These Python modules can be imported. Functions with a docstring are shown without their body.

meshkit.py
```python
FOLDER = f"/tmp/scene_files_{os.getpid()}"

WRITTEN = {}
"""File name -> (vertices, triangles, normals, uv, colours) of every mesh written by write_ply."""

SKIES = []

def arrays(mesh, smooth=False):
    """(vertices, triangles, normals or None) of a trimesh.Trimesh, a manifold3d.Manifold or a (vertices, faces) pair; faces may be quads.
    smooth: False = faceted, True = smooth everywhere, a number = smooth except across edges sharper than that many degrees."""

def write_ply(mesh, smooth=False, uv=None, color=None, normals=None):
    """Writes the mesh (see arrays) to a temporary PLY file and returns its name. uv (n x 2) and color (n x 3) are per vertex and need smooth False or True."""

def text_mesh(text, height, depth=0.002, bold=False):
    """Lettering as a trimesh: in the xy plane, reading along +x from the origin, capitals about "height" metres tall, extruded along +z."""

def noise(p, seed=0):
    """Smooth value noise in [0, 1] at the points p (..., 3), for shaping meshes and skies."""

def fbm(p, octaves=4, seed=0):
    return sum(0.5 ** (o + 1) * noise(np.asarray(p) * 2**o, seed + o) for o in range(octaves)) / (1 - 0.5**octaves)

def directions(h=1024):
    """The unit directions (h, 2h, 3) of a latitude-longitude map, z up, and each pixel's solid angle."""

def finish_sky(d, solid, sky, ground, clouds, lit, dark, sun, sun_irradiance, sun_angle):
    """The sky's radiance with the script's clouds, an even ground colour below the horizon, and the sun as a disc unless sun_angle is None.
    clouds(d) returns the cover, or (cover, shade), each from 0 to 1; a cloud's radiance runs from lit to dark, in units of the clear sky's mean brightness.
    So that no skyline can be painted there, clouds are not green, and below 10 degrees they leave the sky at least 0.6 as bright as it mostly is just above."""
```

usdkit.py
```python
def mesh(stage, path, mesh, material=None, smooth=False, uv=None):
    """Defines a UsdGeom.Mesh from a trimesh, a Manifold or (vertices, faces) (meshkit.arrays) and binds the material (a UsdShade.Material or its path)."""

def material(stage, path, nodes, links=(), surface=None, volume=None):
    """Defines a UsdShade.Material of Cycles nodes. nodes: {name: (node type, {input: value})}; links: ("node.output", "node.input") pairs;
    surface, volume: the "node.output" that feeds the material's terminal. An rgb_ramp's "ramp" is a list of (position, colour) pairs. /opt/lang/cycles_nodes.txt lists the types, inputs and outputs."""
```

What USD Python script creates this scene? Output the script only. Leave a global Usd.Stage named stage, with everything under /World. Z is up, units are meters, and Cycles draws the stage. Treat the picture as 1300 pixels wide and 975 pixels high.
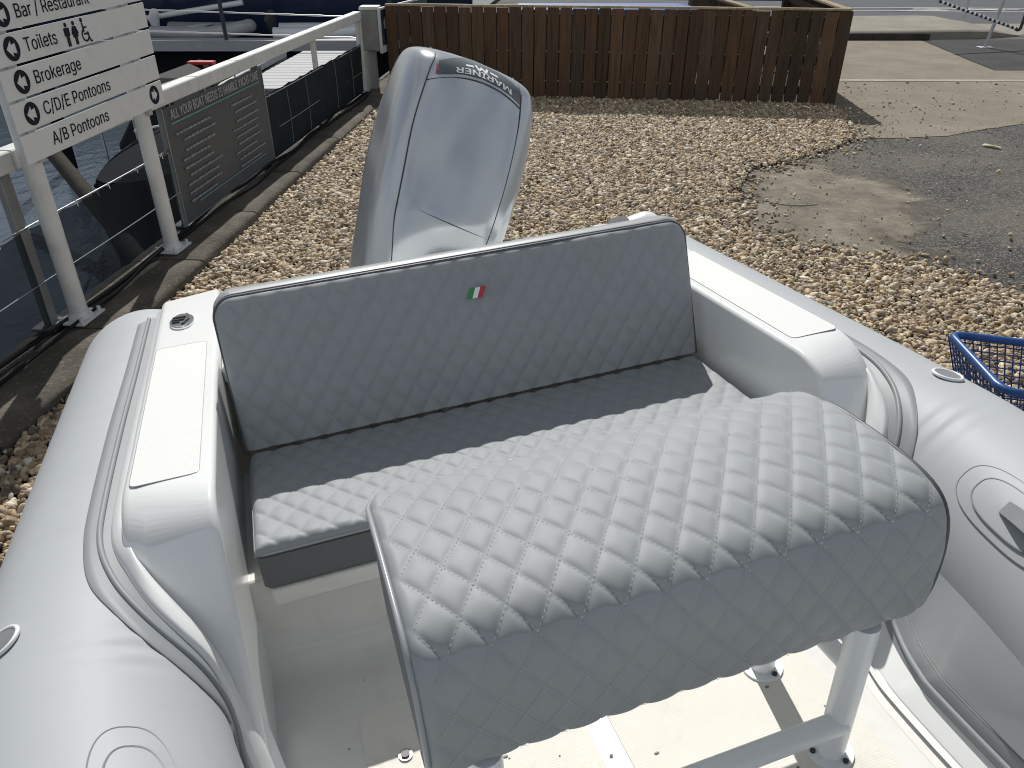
import math, random
import numpy as np
import trimesh
import manifold3d as m3
from shapely.geometry import Polygon, Point, box as sbox
from shapely import affinity
import shapely
from pxr import Usd, UsdGeom, UsdLux, UsdShade, Gf, Sdf, Vt
import usdkit, meshkit

stage = Usd.Stage.CreateInMemory()
UsdGeom.SetStageUpAxis(stage, "Z")
UsdGeom.SetStageMetersPerUnit(stage, 1.0)
UsdGeom.Xform.Define(stage, "/World")
UsdGeom.Scope.Define(stage, "/World/Looks")
PI = math.pi

# ---------------------------------------------------------------- camera
TILT = math.radians(31.2)
cam = UsdGeom.Camera.Define(stage, "/World/camera")
cam.CreateHorizontalApertureAttr(36.0)
cam.CreateVerticalApertureAttr(27.0)
cam.CreateFocalLengthAttr(36.0 * 976 / 1300)
cam.AddTransformOp().Set(Gf.Matrix4d(1, 0, 0, 0, 0, math.sin(TILT), math.cos(TILT), 0, 0, -math.cos(TILT), math.sin(TILT), 0, 0, 0, 1.8, 1))
cam.CreateClippingRangeAttr((0.05, 5000.0))
cam.CreateExposureAttr(0.03)

# ---------------------------------------------------------------- sun and sky
SUN = np.array([-0.165, 0.95, 0.0]); SUN /= np.linalg.norm(SUN)
ELEV = math.radians(45.5)
SUN = np.array([SUN[0] * math.cos(ELEV), SUN[1] * math.cos(ELEV), math.sin(ELEV)])
SKY_STRENGTH = 0.068

def material(name, nodes, links=(), surface="p.BSDF", volume=None):
    return usdkit.material(stage, f"/World/Looks/{name}", nodes, links, surface=surface, volume=volume)

sky_mat = material("sky", {
    "s": ("sky_texture", {"sky_type": "single_scattering", "sun_disc": False, "sun_elevation": ELEV, "sun_rotation": math.atan2(SUN[0], SUN[1]), "aerosol_density": 1.0}),
    "tc": ("texture_coordinate", {}),
    "map": ("mapping", {"scale": (1.0, 1.0, 2.2)}),
    "n": ("noise_texture", {"scale": 2.1, "detail": 6.0, "roughness": 0.55, "distortion": 0.3}),
    "r": ("rgb_ramp", {"ramp": [(0.0, (0, 0, 0)), (0.36, (0.18, 0.18, 0.18)), (0.56, (0.95, 0.95, 0.95)), (1.0, (1, 1, 1))]}),
    "bw": ("rgb_to_bw", {}),
    "m": ("mix_color", {"b": (5.4, 5.55, 5.8)}),
    "b": ("background_shader", {"strength": SKY_STRENGTH}),
}, [("tc.generated", "map.vector"), ("map.vector", "n.vector"), ("n.fac", "r.fac"), ("r.color", "bw.color"), ("bw.val", "m.fac"), ("s.color", "m.a"), ("m.result", "b.color")], surface="b.background")
dome = UsdLux.DomeLight.Define(stage, "/World/sky")
dome.CreateIntensityAttr(1.0)
UsdShade.MaterialBindingAPI.Apply(dome.GetPrim()).Bind(sky_mat)
dome.GetPrim().SetCustomDataByKey("kind", "structure")

sun = UsdLux.DistantLight.Define(stage, "/World/sun")
sun.CreateIntensityAttr(1.1)
sun.CreateAngleAttr(0.5)
sun.CreateColorAttr(Gf.Vec3f(1.0, 0.97, 0.925))
sun.GetPrim().CreateAttribute("inputs:normalize", Sdf.ValueTypeNames.Bool).Set(True)
_z = SUN; _x = np.cross([0, 0, 1.0], _z); _x /= np.linalg.norm(_x); _y = np.cross(_z, _x)
sun.AddTransformOp().Set(Gf.Matrix4d(*_x, 0, *_y, 0, *_z, 0, 0, 0, 0, 1))

# ---------------------------------------------------------------- frames
# the boat sits bow-up on its cradle: columns are its athwart, aft and up axes in the world
B = np.array([[0.9463, -0.3151, -0.0719], [0.3193, 0.9458, 0.0601], [0.0491, -0.0799, 0.9956]])
U_, _, V_ = np.linalg.svd(B); B = U_ @ V_
O = np.array([-0.0553, 1.5812, 0.7987])

def mat4(R, t):
    R = np.asarray(R, float); t = np.asarray(t, float)
    return Gf.Matrix4d(R[0, 0], R[1, 0], R[2, 0], 0, R[0, 1], R[1, 1], R[2, 1], 0, R[0, 2], R[1, 2], R[2, 2], 0, t[0], t[1], t[2], 1)

def boat_frame(p=(0, 0, 0)):
    return mat4(B, O + B @ np.asarray(p, float))

# ---------------------------------------------------------------- helpers: prims
_used = {}
def numbered(parent, name):
    k = (str(parent), name); n = _used.get(k, 0); _used[k] = n + 1
    return f"{parent}/{name}" if n == 0 else f"{parent}/{name}_{n:03d}"

def tag(prim, label=None, cat=None, group=None, kind=None):
    p = prim.GetPrim() if hasattr(prim, "GetPrim") else prim
    for k, v in (("label", label), ("category", cat), ("group", group), ("kind", kind)):
        if v: p.SetCustomDataByKey(k, v)
    return p

def thing(name, label, cat, M=None, group=None):
    x = UsdGeom.Xform.Define(stage, numbered("/World", name))
    if M is not None: x.AddTransformOp().Set(M)
    return tag(x, label, cat, group)

def obj(name, mesh, mat, parent=None, smooth=False, **kw):
    path = numbered(parent.GetPath() if parent is not None else "/World", name)
    m = usdkit.mesh(stage, path, mesh, mat, smooth=smooth)
    return tag(m, **kw)

def struct(name, mesh, mat, smooth=False, parent=None):
    return obj(name, mesh, mat, parent, smooth, kind=None if parent is not None else "structure")

# ---------------------------------------------------------------- helpers: meshes
def cat(*ms):
    out = []
    for m in ms:
        if isinstance(m, (list, tuple)): out += list(m)
        else: out.append(m)
    return trimesh.util.concatenate(out)

def cbox(c, s, ch=0.004, R=None):
    """box with chamfered edges, centre c, size s"""
    h = np.asarray(s, float) / 2; ch = min(ch, 0.45 * h.min() * 2 * 0.5 + 1e-6)
    pts = []
    for sx in (-1, 1):
        for sy in (-1, 1):
            for sz in (-1, 1):
                for k in range(3):
                    q = np.array([sx, sy, sz]) * (h - ch); q[k] += np.array([sx, sy, sz])[k] * ch
                    pts.append(q)
    m = trimesh.convex.convex_hull(np.array(pts))
    if R is not None: m.apply_transform(np.block([[np.asarray(R), np.zeros((3, 1))], [np.zeros((1, 3)), np.ones((1, 1))]]))
    m.apply_translation(c)
    return m

def plainbox(c, s):
    m = trimesh.creation.box(s); m.apply_translation(c); return m

def tube(path, r, n=10, caps=True, closed=False):
    P = np.asarray(path, float); r = np.broadcast_to(np.asarray(r, float), (len(P),))
    if closed: T = np.roll(P, -1, 0) - np.roll(P, 1, 0)
    else: T = np.gradient(P, axis=0)
    T /= np.linalg.norm(T, axis=1, keepdims=True) + 1e-12
    up = np.array([0, 0, 1.0]) if abs(T[0][2]) < 0.9 else np.array([1.0, 0, 0])
    N = np.cross(up, T[0]); N /= np.linalg.norm(N)
    rings = []
    for i in range(len(P)):
        N = N - T[i] * (N @ T[i]); N /= np.linalg.norm(N); Bn = np.cross(T[i], N)
        a = np.arange(n) * 2 * PI / n
        rings.append(P[i] + r[i] * (np.cos(a)[:, None] * N + np.sin(a)[:, None] * Bn))
    return loft(rings, caps=caps and not closed, wrap=closed)

def loft(rings, closed=True, caps=True, wrap=False):
    rings = [np.asarray(q, float) for q in rings]
    n = len(rings[0]); V = np.vstack(rings); F = []
    m = n if closed else n - 1
    L = len(rings)
    for i in range(L if wrap else L - 1):
        j = (i + 1) % L
        for k in range(m):
            a, b, c, d = i * n + k, i * n + (k + 1) % n, j * n + (k + 1) % n, j * n + k
            F += [(a, b, c), (a, c, d)]
    if caps and closed:
        for idx, flip in ((0, True), (L - 1, False)):
            c = len(V); V = np.vstack([V, rings[idx].mean(0)])
            for k in range(n):
                a, b = idx * n + k, idx * n + (k + 1) % n
                F.append((b, a, c) if flip else (a, b, c))
    return trimesh.Trimesh(V, np.array(F), process=False)

def hull_spheres(spec, n=2, fine=0.0):
    """convex hull of spheres (x, y, z, r)"""
    pts = []
    s = trimesh.creation.icosphere(subdivisions=n)
    for (x, y, z, r) in spec: pts.append(s.vertices * r + [x, y, z])
    h = trimesh.convex.convex_hull(np.vstack(pts)) if not fine else None
    if fine:
        mm = m3.Manifold.hull_points(np.vstack(pts)).refine_to_length(fine).to_mesh()
        h = trimesh.Trimesh(mm.vert_properties[:, :3], mm.tri_verts, process=False)
    return h

def extrude(poly, depth, z0=0.0):
    geoms = getattr(poly, "geoms", [poly]); out = []
    for g in geoms:
        if g.area > 1e-9:
            m = trimesh.creation.extrude_polygon(g, depth, engine="earcut"); m.apply_translation((0, 0, z0)); out.append(m)
    return cat(out)

def frame_map(m, origin, ex, ey, ez):
    m = m.copy(); v = np.asarray(m.vertices)
    m.vertices = np.asarray(origin) + v[:, :1] * np.asarray(ex) + v[:, 1:2] * np.asarray(ey) + v[:, 2:3] * np.asarray(ez)
    if np.dot(np.cross(ex, ey), ez) < 0: m.invert()
    return m

def sheet(poly, z, step=None):
    """flat sheet from a shapely polygon"""
    v, f = trimesh.creation.triangulate_polygon(poly, engine="earcut")
    m = trimesh.Trimesh(np.column_stack([v, np.full(len(v), z)]), f, process=False)
    if m.face_normals[:, 2].mean() < 0: m.invert()
    return m

def rough_poly(pts, amp, step, seed):
    """a polygon with a ragged, natural outline"""
    pts = np.asarray(pts, float); out = []
    for i in range(len(pts)):
        a, b = pts[i], pts[(i + 1) % len(pts)]; L = np.linalg.norm(b - a); n = max(1, int(min(L, 12) / step))
        for k in range(n):
            q = a + (b - a) * k / n
            o = meshkit.fbm(np.array([[q[0] * 2.2, q[1] * 2.2, seed], [q[0] * 2.2 + 40, q[1] * 2.2, seed]]), 4, seed) - 0.5
            out.append(q + amp * 2 * o)
    p = Polygon(out)
    return p if p.is_valid else p.buffer(0)

def spline(P, n):
    """Catmull-Rom through P, n samples"""
    P = np.asarray(P, float); Q = np.vstack([2 * P[0] - P[1], P, 2 * P[-1] - P[-2]])
    t = np.linspace(0, len(P) - 1 - 1e-9, n); i = t.astype(int); u = (t - i)[:, None]
    a, b, c, d = Q[i], Q[i + 1], Q[i + 2], Q[i + 3]
    return 0.5 * (2 * b + (c - a) * u + (2 * a - 5 * b + 4 * c - d) * u ** 2 + (3 * b - a - 3 * c + d) * u ** 3)

def resample(P, n):
    P = np.asarray(P, float); d = np.r_[0, np.cumsum(np.linalg.norm(np.diff(P, axis=0), axis=1))]
    t = np.linspace(0, d[-1], n)
    return np.column_stack([np.interp(t, d, P[:, k]) for k in range(P.shape[1])])

# ---------------------------------------------------------------- materials
def plain(name, color, rough=0.5, metallic=0.0, coat=0.0, bump=None, var=None, spec=0.5, dirt=None):
    """principled with optional colour variation (scale, amount), fine bump (scale, strength, distance) and dirt (scale, colour, amount)"""
    nodes = {"p": ("principled_bsdf", {"base_color": color, "roughness": rough, "metallic": metallic, "specular_ior_level": spec}),
             "tc": ("texture_coordinate", {})}
    links = []
    src = None
    if var:
        nodes["vn"] = ("noise_texture", {"scale": var[0], "detail": 6.0, "roughness": 0.6})
        lo = tuple(max(0, c * (1 - var[1])) for c in color); hi = tuple(min(1, c * (1 + var[1])) for c in color)
        nodes["vr"] = ("rgb_ramp", {"ramp": [(0.25, lo), (0.75, hi)]})
        links += [("tc.object", "vn.vector"), ("vn.fac", "vr.fac")]; src = "vr.color"
    if dirt:
        nodes["dn"] = ("noise_texture", {"scale": dirt[0], "detail": 8.0, "roughness": 0.7})
        nodes["dr"] = ("rgb_ramp", {"ramp": [(0.5, (0, 0, 0)), (0.72, (dirt[2],) * 3)]})
        nodes["db"] = ("rgb_to_bw", {})
        nodes["dm"] = ("mix_color", {"a": color, "b": dirt[1]})
        links += [("tc.object", "dn.vector"), ("dn.fac", "dr.fac"), ("dr.color", "db.color"), ("db.val", "dm.fac")]
        if src: links.append((src, "dm.a"))
        src = "dm.result"
    if src: links.append((src, "p.base_color"))
    if bump:
        nodes["bn"] = ("noise_texture", {"scale": bump[0], "detail": 4.0, "roughness": 0.6})
        nodes["bb"] = ("bump", {"strength": bump[1], "distance": bump[2]})
        links += [("tc.object", "bn.vector"), ("bn.fac", "bb.height"), ("bb.normal", "p.normal")]
    return material(name, nodes, links)

M = {}
M["gelcoat"] = plain("gelcoat", (0.735, 0.75, 0.745), 0.24, coat=0.4, var=(3.0, 0.02), dirt=(5.0, (0.60, 0.59, 0.55), 0.25))
M["deck"] = plain("deck_gelcoat", (0.70, 0.695, 0.665), 0.35, var=(4.0, 0.03), dirt=(9.0, (0.5, 0.47, 0.41), 0.35))
M["nonslip"] = material("nonslip_deck", {"tc": ("texture_coordinate", {}), "v": ("voronoi_texture", {"scale": 190.0, "randomness": 0.15}), "b": ("bump", {"strength": 0.5, "distance": 0.0016, "invert": True}),
    "dn": ("noise_texture", {"scale": 7.0, "detail": 8.0, "roughness": 0.7}), "dr": ("rgb_ramp", {"ramp": [(0.35, (0.72, 0.705, 0.655)), (0.55, (0.70, 0.68, 0.62)), (0.75, (0.58, 0.55, 0.48))]}),
    "p": ("principled_bsdf", {"roughness": 0.7, "specular_ior_level": 0.3})}, [("tc.object", "v.vector"), ("v.distance", "b.height"), ("b.normal", "p.normal"), ("tc.object", "dn.vector"), ("dn.fac", "dr.fac"), ("dr.color", "p.base_color")])
M["tube"] = plain("tube_fabric", (0.395, 0.418, 0.432), 0.55, spec=0.3, var=(2.5, 0.03), bump=(900.0, 0.05, 0.0005), dirt=(6.0, (0.34, 0.35, 0.35), 0.35))
M["tube_band"] = plain("tube_band", (0.25, 0.267, 0.28), 0.5, spec=0.3, var=(8.0, 0.05), bump=(600.0, 0.1, 0.0006), dirt=(45.0, (0.24, 0.25, 0.25), 0.4))
M["rub"] = plain("rub_rail_grey", (0.19, 0.20, 0.21), 0.5, var=(20.0, 0.1))
M["seam"] = plain("dark_seam", (0.05, 0.052, 0.055), 0.6)
M["vinyl"] = plain("quilted_vinyl", (0.288, 0.308, 0.318), 0.58, spec=0.3, var=(5.0, 0.04), bump=(700.0, 0.12, 0.0006), dirt=(11.0, (0.25, 0.26, 0.26), 0.35))
M["vinyl_smooth"] = plain("smooth_vinyl", (0.27, 0.285, 0.295), 0.42, bump=(700.0, 0.12, 0.0006))
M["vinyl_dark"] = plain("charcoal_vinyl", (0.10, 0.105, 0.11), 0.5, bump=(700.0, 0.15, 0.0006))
M["piping"] = plain("piping_dark", (0.07, 0.075, 0.085), 0.45)
M["piping_grey"] = plain("piping_grey", (0.30, 0.32, 0.34), 0.35)
M["thread"] = plain("thread", (0.50, 0.52, 0.53), 0.7, spec=0.1)
M["paint_frame"] = plain("frame_paint", (0.76, 0.79, 0.81), 0.3, coat=0.3, var=(8.0, 0.03))
M["chrome"] = plain("chrome", (0.75, 0.76, 0.78), 0.12, metallic=1.0)
M["steel"] = plain("galvanised_steel", (0.45, 0.46, 0.46), 0.45, metallic=0.7, var=(15.0, 0.15))
M["black"] = plain("black_plastic", (0.02, 0.02, 0.022), 0.45)
M["silver"] = plain("silver_cowl", (0.50, 0.525, 0.55), 0.20, metallic=0.72, coat=1.0, var=(6.0, 0.02))
M["decal_grey"] = plain("decal_grey", (0.10, 0.12, 0.13), 0.25, coat=0.5)
M["white"] = plain("white_print", (0.80, 0.81, 0.80), 0.4)
M["red"] = plain("red_print", (0.45, 0.03, 0.03), 0.45)
M["green"] = plain("green_print", (0.03, 0.25, 0.06), 0.5)
M["sign_white"] = plain("sign_white", (0.62, 0.63, 0.62), 0.4, var=(6.0, 0.03), dirt=(10.0, (0.45, 0.45, 0.43), 0.3))
M["sign_black"] = plain("sign_ink", (0.008, 0.010, 0.018), 0.5, spec=0.15)
M["post"] = plain("post_paint", (0.60, 0.61, 0.60), 0.42, var=(6.0, 0.06), dirt=(9.0, (0.36, 0.35, 0.32), 0.5))
M["rail"] = plain("rail_paint", (0.56, 0.57, 0.55), 0.5, var=(5.0, 0.06), dirt=(12.0, (0.34, 0.34, 0.31), 0.5))
M["post_dark"] = plain("rail_post", (0.22, 0.225, 0.22), 0.5, metallic=0.3, var=(10.0, 0.15))
M["wire"] = plain("stainless_wire", (0.6, 0.6, 0.6), 0.3, metallic=1.0)
M["banner"] = plain("banner_print", (0.072, 0.074, 0.076), 0.6, var=(3.0, 0.12))
M["banner_text"] = plain("banner_text", (0.34, 0.36, 0.36), 0.6)
M["banner_line"] = plain("banner_line", (0.14, 0.36, 0.42), 0.6)
M["banner_dim"] = plain("banner_dim", (0.22, 0.24, 0.24), 0.6)
M["navy"] = plain("navy_gelcoat", (0.012, 0.018, 0.04), 0.2, coat=0.6)
M["navy_sign"] = plain("navy_sign", (0.02, 0.035, 0.06), 0.4)
M["dark_steel"] = plain("dark_steel", (0.03, 0.035, 0.045), 0.5)
M["pontoon"] = plain("pontoon_deck", (0.34, 0.35, 0.36), 0.7, var=(5.0, 0.1), bump=(60.0, 0.3, 0.004))
M["pontoon_side"] = plain("pontoon_side", (0.012, 0.013, 0.016), 0.9, spec=0.04)
M["boat_white"] = plain("boat_white", (0.62, 0.64, 0.65), 0.3)
M["glass_dark"] = plain("dark_glass", (0.01, 0.012, 0.015), 0.08, coat=1.0)
M["rope"] = plain("black_hose", (0.014, 0.014, 0.016), 0.7, spec=0.12)
M["blue_paint"] = plain("trolley_blue", (0.015, 0.075, 0.26), 0.35, coat=0.5, var=(30.0, 0.2), dirt=(60.0, (0.08, 0.07, 0.08), 0.35))
M["spar"] = plain("weathered_spar", (0.05, 0.045, 0.038), 0.9, spec=0.1, var=(6.0, 0.3))
M["blue_plastic"] = plain("blue_plastic", (0.02, 0.08, 0.28), 0.5)
M["tyre"] = plain("tyre_rubber", (0.025, 0.025, 0.025), 0.8)
M["yellow"] = plain("yellow_plastic", (0.40, 0.40, 0.22), 0.7)

def ground_mat(name, stops, scale, rough=0.9, bump=(90.0, 0.6, 0.01), speck=None, stain=None):
    nodes = {"g": ("geometry", {}), "n": ("noise_texture", {"scale": scale, "detail": 10.0, "roughness": 0.68}),
             "r": ("rgb_ramp", {"ramp": stops}), "p": ("principled_bsdf", {"roughness": rough, "specular_ior_level": 0.3}),
             "bn": ("noise_texture", {"scale": bump[0], "detail": 6.0, "roughness": 0.7}), "bb": ("bump", {"strength": bump[1], "distance": bump[2]})}
    links = [("g.position", "n.vector"), ("n.fac", "r.fac"), ("g.position", "bn.vector"), ("bn.fac", "bb.height"), ("bb.normal", "p.normal")]
    src = "r.color"
    if stain:
        nodes["sn"] = ("noise_texture", {"scale": stain[0], "detail": 5.0, "roughness": 0.6, "distortion": 0.6})
        nodes["sr"] = ("rgb_ramp", {"ramp": [(0.42, (0, 0, 0)), (0.62, (stain[2],) * 3)]})
        nodes["sb"] = ("rgb_to_bw", {}); nodes["sm"] = ("mix_color", {"b": stain[1]})
        links += [("g.position", "sn.vector"), ("sn.fac", "sr.fac"), ("sr.color", "sb.color"), ("sb.val", "sm.fac"), (src, "sm.a")]; src = "sm.result"
    if speck:
        nodes["v"] = ("voronoi_texture", {"scale": speck[0]})
        nodes["vb"] = ("separate_color", {}); nodes["vr"] = ("rgb_ramp", {"ramp": [(0.0, (0, 0, 0)), (speck[1], (0, 0, 0)), (speck[1] + 0.06, (speck[3],) * 3), (1.0, (speck[3],) * 3)]})
        nodes["vbw"] = ("rgb_to_bw", {}); nodes["vm"] = ("mix_color", {"b": speck[2]})
        links += [("g.position", "v.vector"), ("v.color", "vb.color"), ("vb.r", "vr.fac"), ("vr.color", "vbw.color"), ("vbw.val", "vm.fac"), (src, "vm.a")]; src = "vm.result"
    links.append((src, "p.base_color"))
    return material(name, nodes, links)

M["asphalt"] = ground_mat("asphalt", [(0.3, (0.052, 0.052, 0.054)), (0.55, (0.082, 0.079, 0.076)), (0.75, (0.125, 0.117, 0.106))], 2.5, bump=(80.0, 1.0, 0.02), speck=(95.0, 0.70, (0.27, 0.25, 0.22), 0.75), stain=(0.9, (0.17, 0.152, 0.128), 0.8))
M["asphalt_dark"] = ground_mat("asphalt_dark", [(0.3, (0.03, 0.031, 0.034)), (0.7, (0.06, 0.06, 0.062))], 2.0, bump=(120.0, 0.6, 0.01), speck=(130.0, 0.93, (0.14, 0.13, 0.12), 0.5))
M["road"] = ground_mat("road_asphalt", [(0.3, (0.075, 0.08, 0.09)), (0.7, (0.10, 0.105, 0.115))], 1.2, bump=(80.0, 0.4, 0.01))
M["concrete"] = ground_mat("concrete_slab", [(0.25, (0.16, 0.142, 0.108)), (0.5, (0.245, 0.219, 0.17)), (0.8, (0.335, 0.302, 0.24))], 1.6, bump=(60.0, 0.9, 0.014), speck=(75.0, 0.72, (0.17, 0.145, 0.11), 0.55), stain=(0.7, (0.22, 0.195, 0.15), 0.5))
M["concrete_patch"] = ground_mat("concrete_patch", [(0.25, (0.15, 0.133, 0.11)), (0.5, (0.225, 0.20, 0.165)), (0.8, (0.31, 0.28, 0.235))], 2.6, bump=(70.0, 0.5, 0.008), speck=(60.0, 0.90, (0.34, 0.32, 0.28), 0.6), stain=(2.2, (0.12, 0.112, 0.10), 0.7))
M["joint_pale"] = ground_mat("slab_joint_pale", [(0.3, (0.28, 0.255, 0.205)), (0.7, (0.42, 0.39, 0.32))], 5.0)
M["kerb_baked_shade"] = ground_mat("kerb_baked_shade", [(0.3, (0.03, 0.027, 0.022)), (0.7, (0.075, 0.068, 0.055))], 5.0, stain=(2.0, (0.02, 0.018, 0.014), 0.6))  # near-black tone stands in for shade on the pavement front face
M["pavement"] = ground_mat("pavement", [(0.3, (0.20, 0.185, 0.155)), (0.7, (0.30, 0.28, 0.235))], 1.5, bump=(60.0, 0.5, 0.01))
M["gravel_bed"] = ground_mat("gravel_bed", [(0.3, (0.07, 0.055, 0.04)), (0.7, (0.17, 0.135, 0.095))], 14.0, bump=(55.0, 1.0, 0.03), speck=(45.0, 0.55, (0.30, 0.24, 0.17), 0.8))
M["coping"] = ground_mat("coping_concrete", [(0.25, (0.065, 0.056, 0.045)), (0.5, (0.125, 0.110, 0.088)), (0.8, (0.21, 0.188, 0.152))], 4.0, bump=(45.0, 0.9, 0.012), speck=(90.0, 0.88, (0.20, 0.18, 0.15), 0.5), stain=(1.6, (0.05, 0.045, 0.035), 0.6))
M["coping_pale"] = ground_mat("coping_pale", [(0.25, (0.10, 0.092, 0.078)), (0.5, (0.16, 0.148, 0.125)), (0.8, (0.25, 0.235, 0.20))], 6.0, bump=(45.0, 0.9, 0.012), stain=(2.6, (0.06, 0.053, 0.042), 0.8))
M["quay_wall"] = ground_mat("quay_wall", [(0.3, (0.04, 0.037, 0.03)), (0.7, (0.09, 0.08, 0.065))], 3.0)
M["road_white"] = ground_mat("road_paint", [(0.35, (0.32, 0.33, 0.33)), (0.6, (0.5, 0.5, 0.49))], 6.0, bump=(60.0, 0.2, 0.004))

def wood_mat(name, base, k):
    lo = tuple(c * 0.55 for c in base); hi = tuple(c * 1.35 for c in base)
    return material(name, {"tc": ("texture_coordinate", {}), "mp": ("mapping", {"scale": (9.0, 9.0, 0.7), "location": (k * 3.1, k * 1.7, k * 0.9)}),
        "n": ("noise_texture", {"scale": 3.0, "detail": 8.0, "roughness": 0.62, "distortion": 0.8}),
        "r": ("rgb_ramp", {"ramp": [(0.28, lo), (0.5, base), (0.75, hi)]}),
        "oi": ("object_info", {}), "mr": ("map_range", {"from_min": 0.0, "from_max": 1.0, "to_min": 0.65, "to_max": 1.3}),
        "hv": ("hsv", {}), "p": ("principled_bsdf", {"roughness": 0.75, "specular_ior_level": 0.25}),
        "b": ("bump", {"strength": 0.3, "distance": 0.003})},
        [("tc.object", "mp.vector"), ("mp.vector", "n.vector"), ("n.fac", "r.fac"), ("r.color", "hv.color"), ("oi.random", "mr.value"), ("mr.result", "hv.value"),
         ("hv.color", "p.base_color"), ("n.fac", "b.height"), ("b.normal", "p.normal")])
WOOD = [wood_mat("fence_wood", (0.085, 0.054, 0.032), 0), wood_mat("fence_wood_red", (0.096, 0.056, 0.032), 1), wood_mat("fence_wood_dark", (0.066, 0.044, 0.029), 2)]
M["wood_pale"] = wood_mat("rail_wood_pale", (0.34, 0.27, 0.17), 3)

# smoked debris netting: see-through weave
M["net"] = material("debris_net", {"t": ("transparent_bsdf", {"color": (0.9, 0.95, 1.0)}), "p": ("principled_bsdf", {"base_color": (0.012, 0.014, 0.016), "roughness": 0.9, "specular_ior_level": 0.08}),
    "tc": ("texture_coordinate", {}), "n": ("noise_texture", {"scale": 2.0, "detail": 4.0}), "mr": ("map_range", {"from_min": 0.3, "from_max": 0.7, "to_min": 0.74, "to_max": 0.86}),
    "m": ("mix_closure", {})}, [("tc.object", "n.vector"), ("n.fac", "mr.value"), ("mr.result", "m.fac"), ("t.BSDF", "m.closure1"), ("p.BSDF", "m.closure2")], surface="m.closure")
M["water"] = material("harbour_water", {"g": ("geometry", {}), "mp": ("mapping", {"scale": (1.0, 0.55, 1.0), "rotation": (0, 0, 0.3)}), "n": ("noise_texture", {"scale": 5.0, "detail": 4.0, "roughness": 0.55, "distortion": 0.4}),
    "b": ("bump", {"strength": 0.35, "distance": 0.06}), "p": ("principled_bsdf", {"base_color": (0.05, 0.068, 0.086), "roughness": 0.05, "ior": 1.33})},
    [("g.position", "mp.vector"), ("mp.vector", "n.vector"), ("n.fac", "b.height"), ("b.normal", "p.normal")])

# ================================================================ GROUND
# quay edge line: outer face towards the water, inner edge towards the gravel
QO = np.array([[-3.6, -14.0], [-2.52, 0.5], [-2.36, 3.4], [-1.80, 9.4], [-1.45, 13.0], [0.6, 34.0]])
QI = np.array([[-3.2, -14.0], [-2.13, 0.5], [-1.86, 3.7], [-1.43, 9.3], [-1.2, 13.0], [0.9, 34.0]])
land = Polygon([tuple(p) for p in QI] + [(0.9, 42), (90, 42), (90, -14)])
struct("ground", sheet(land, 0.0), M["asphalt"])
struct("water", sheet(Polygon([(-140, -30), (1.2, -30), (1.2, 34), (1.2, 130), (-140, 130)]), -1.25), M["water"])
qw = np.array([[p[0] + 0.12, p[1], 0.0] for p in QO]); qb = qw.copy(); qb[:, 2] = -1.8
struct("quay_wall", loft([qw, qb], closed=False, caps=False), M["quay_wall"])

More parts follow.
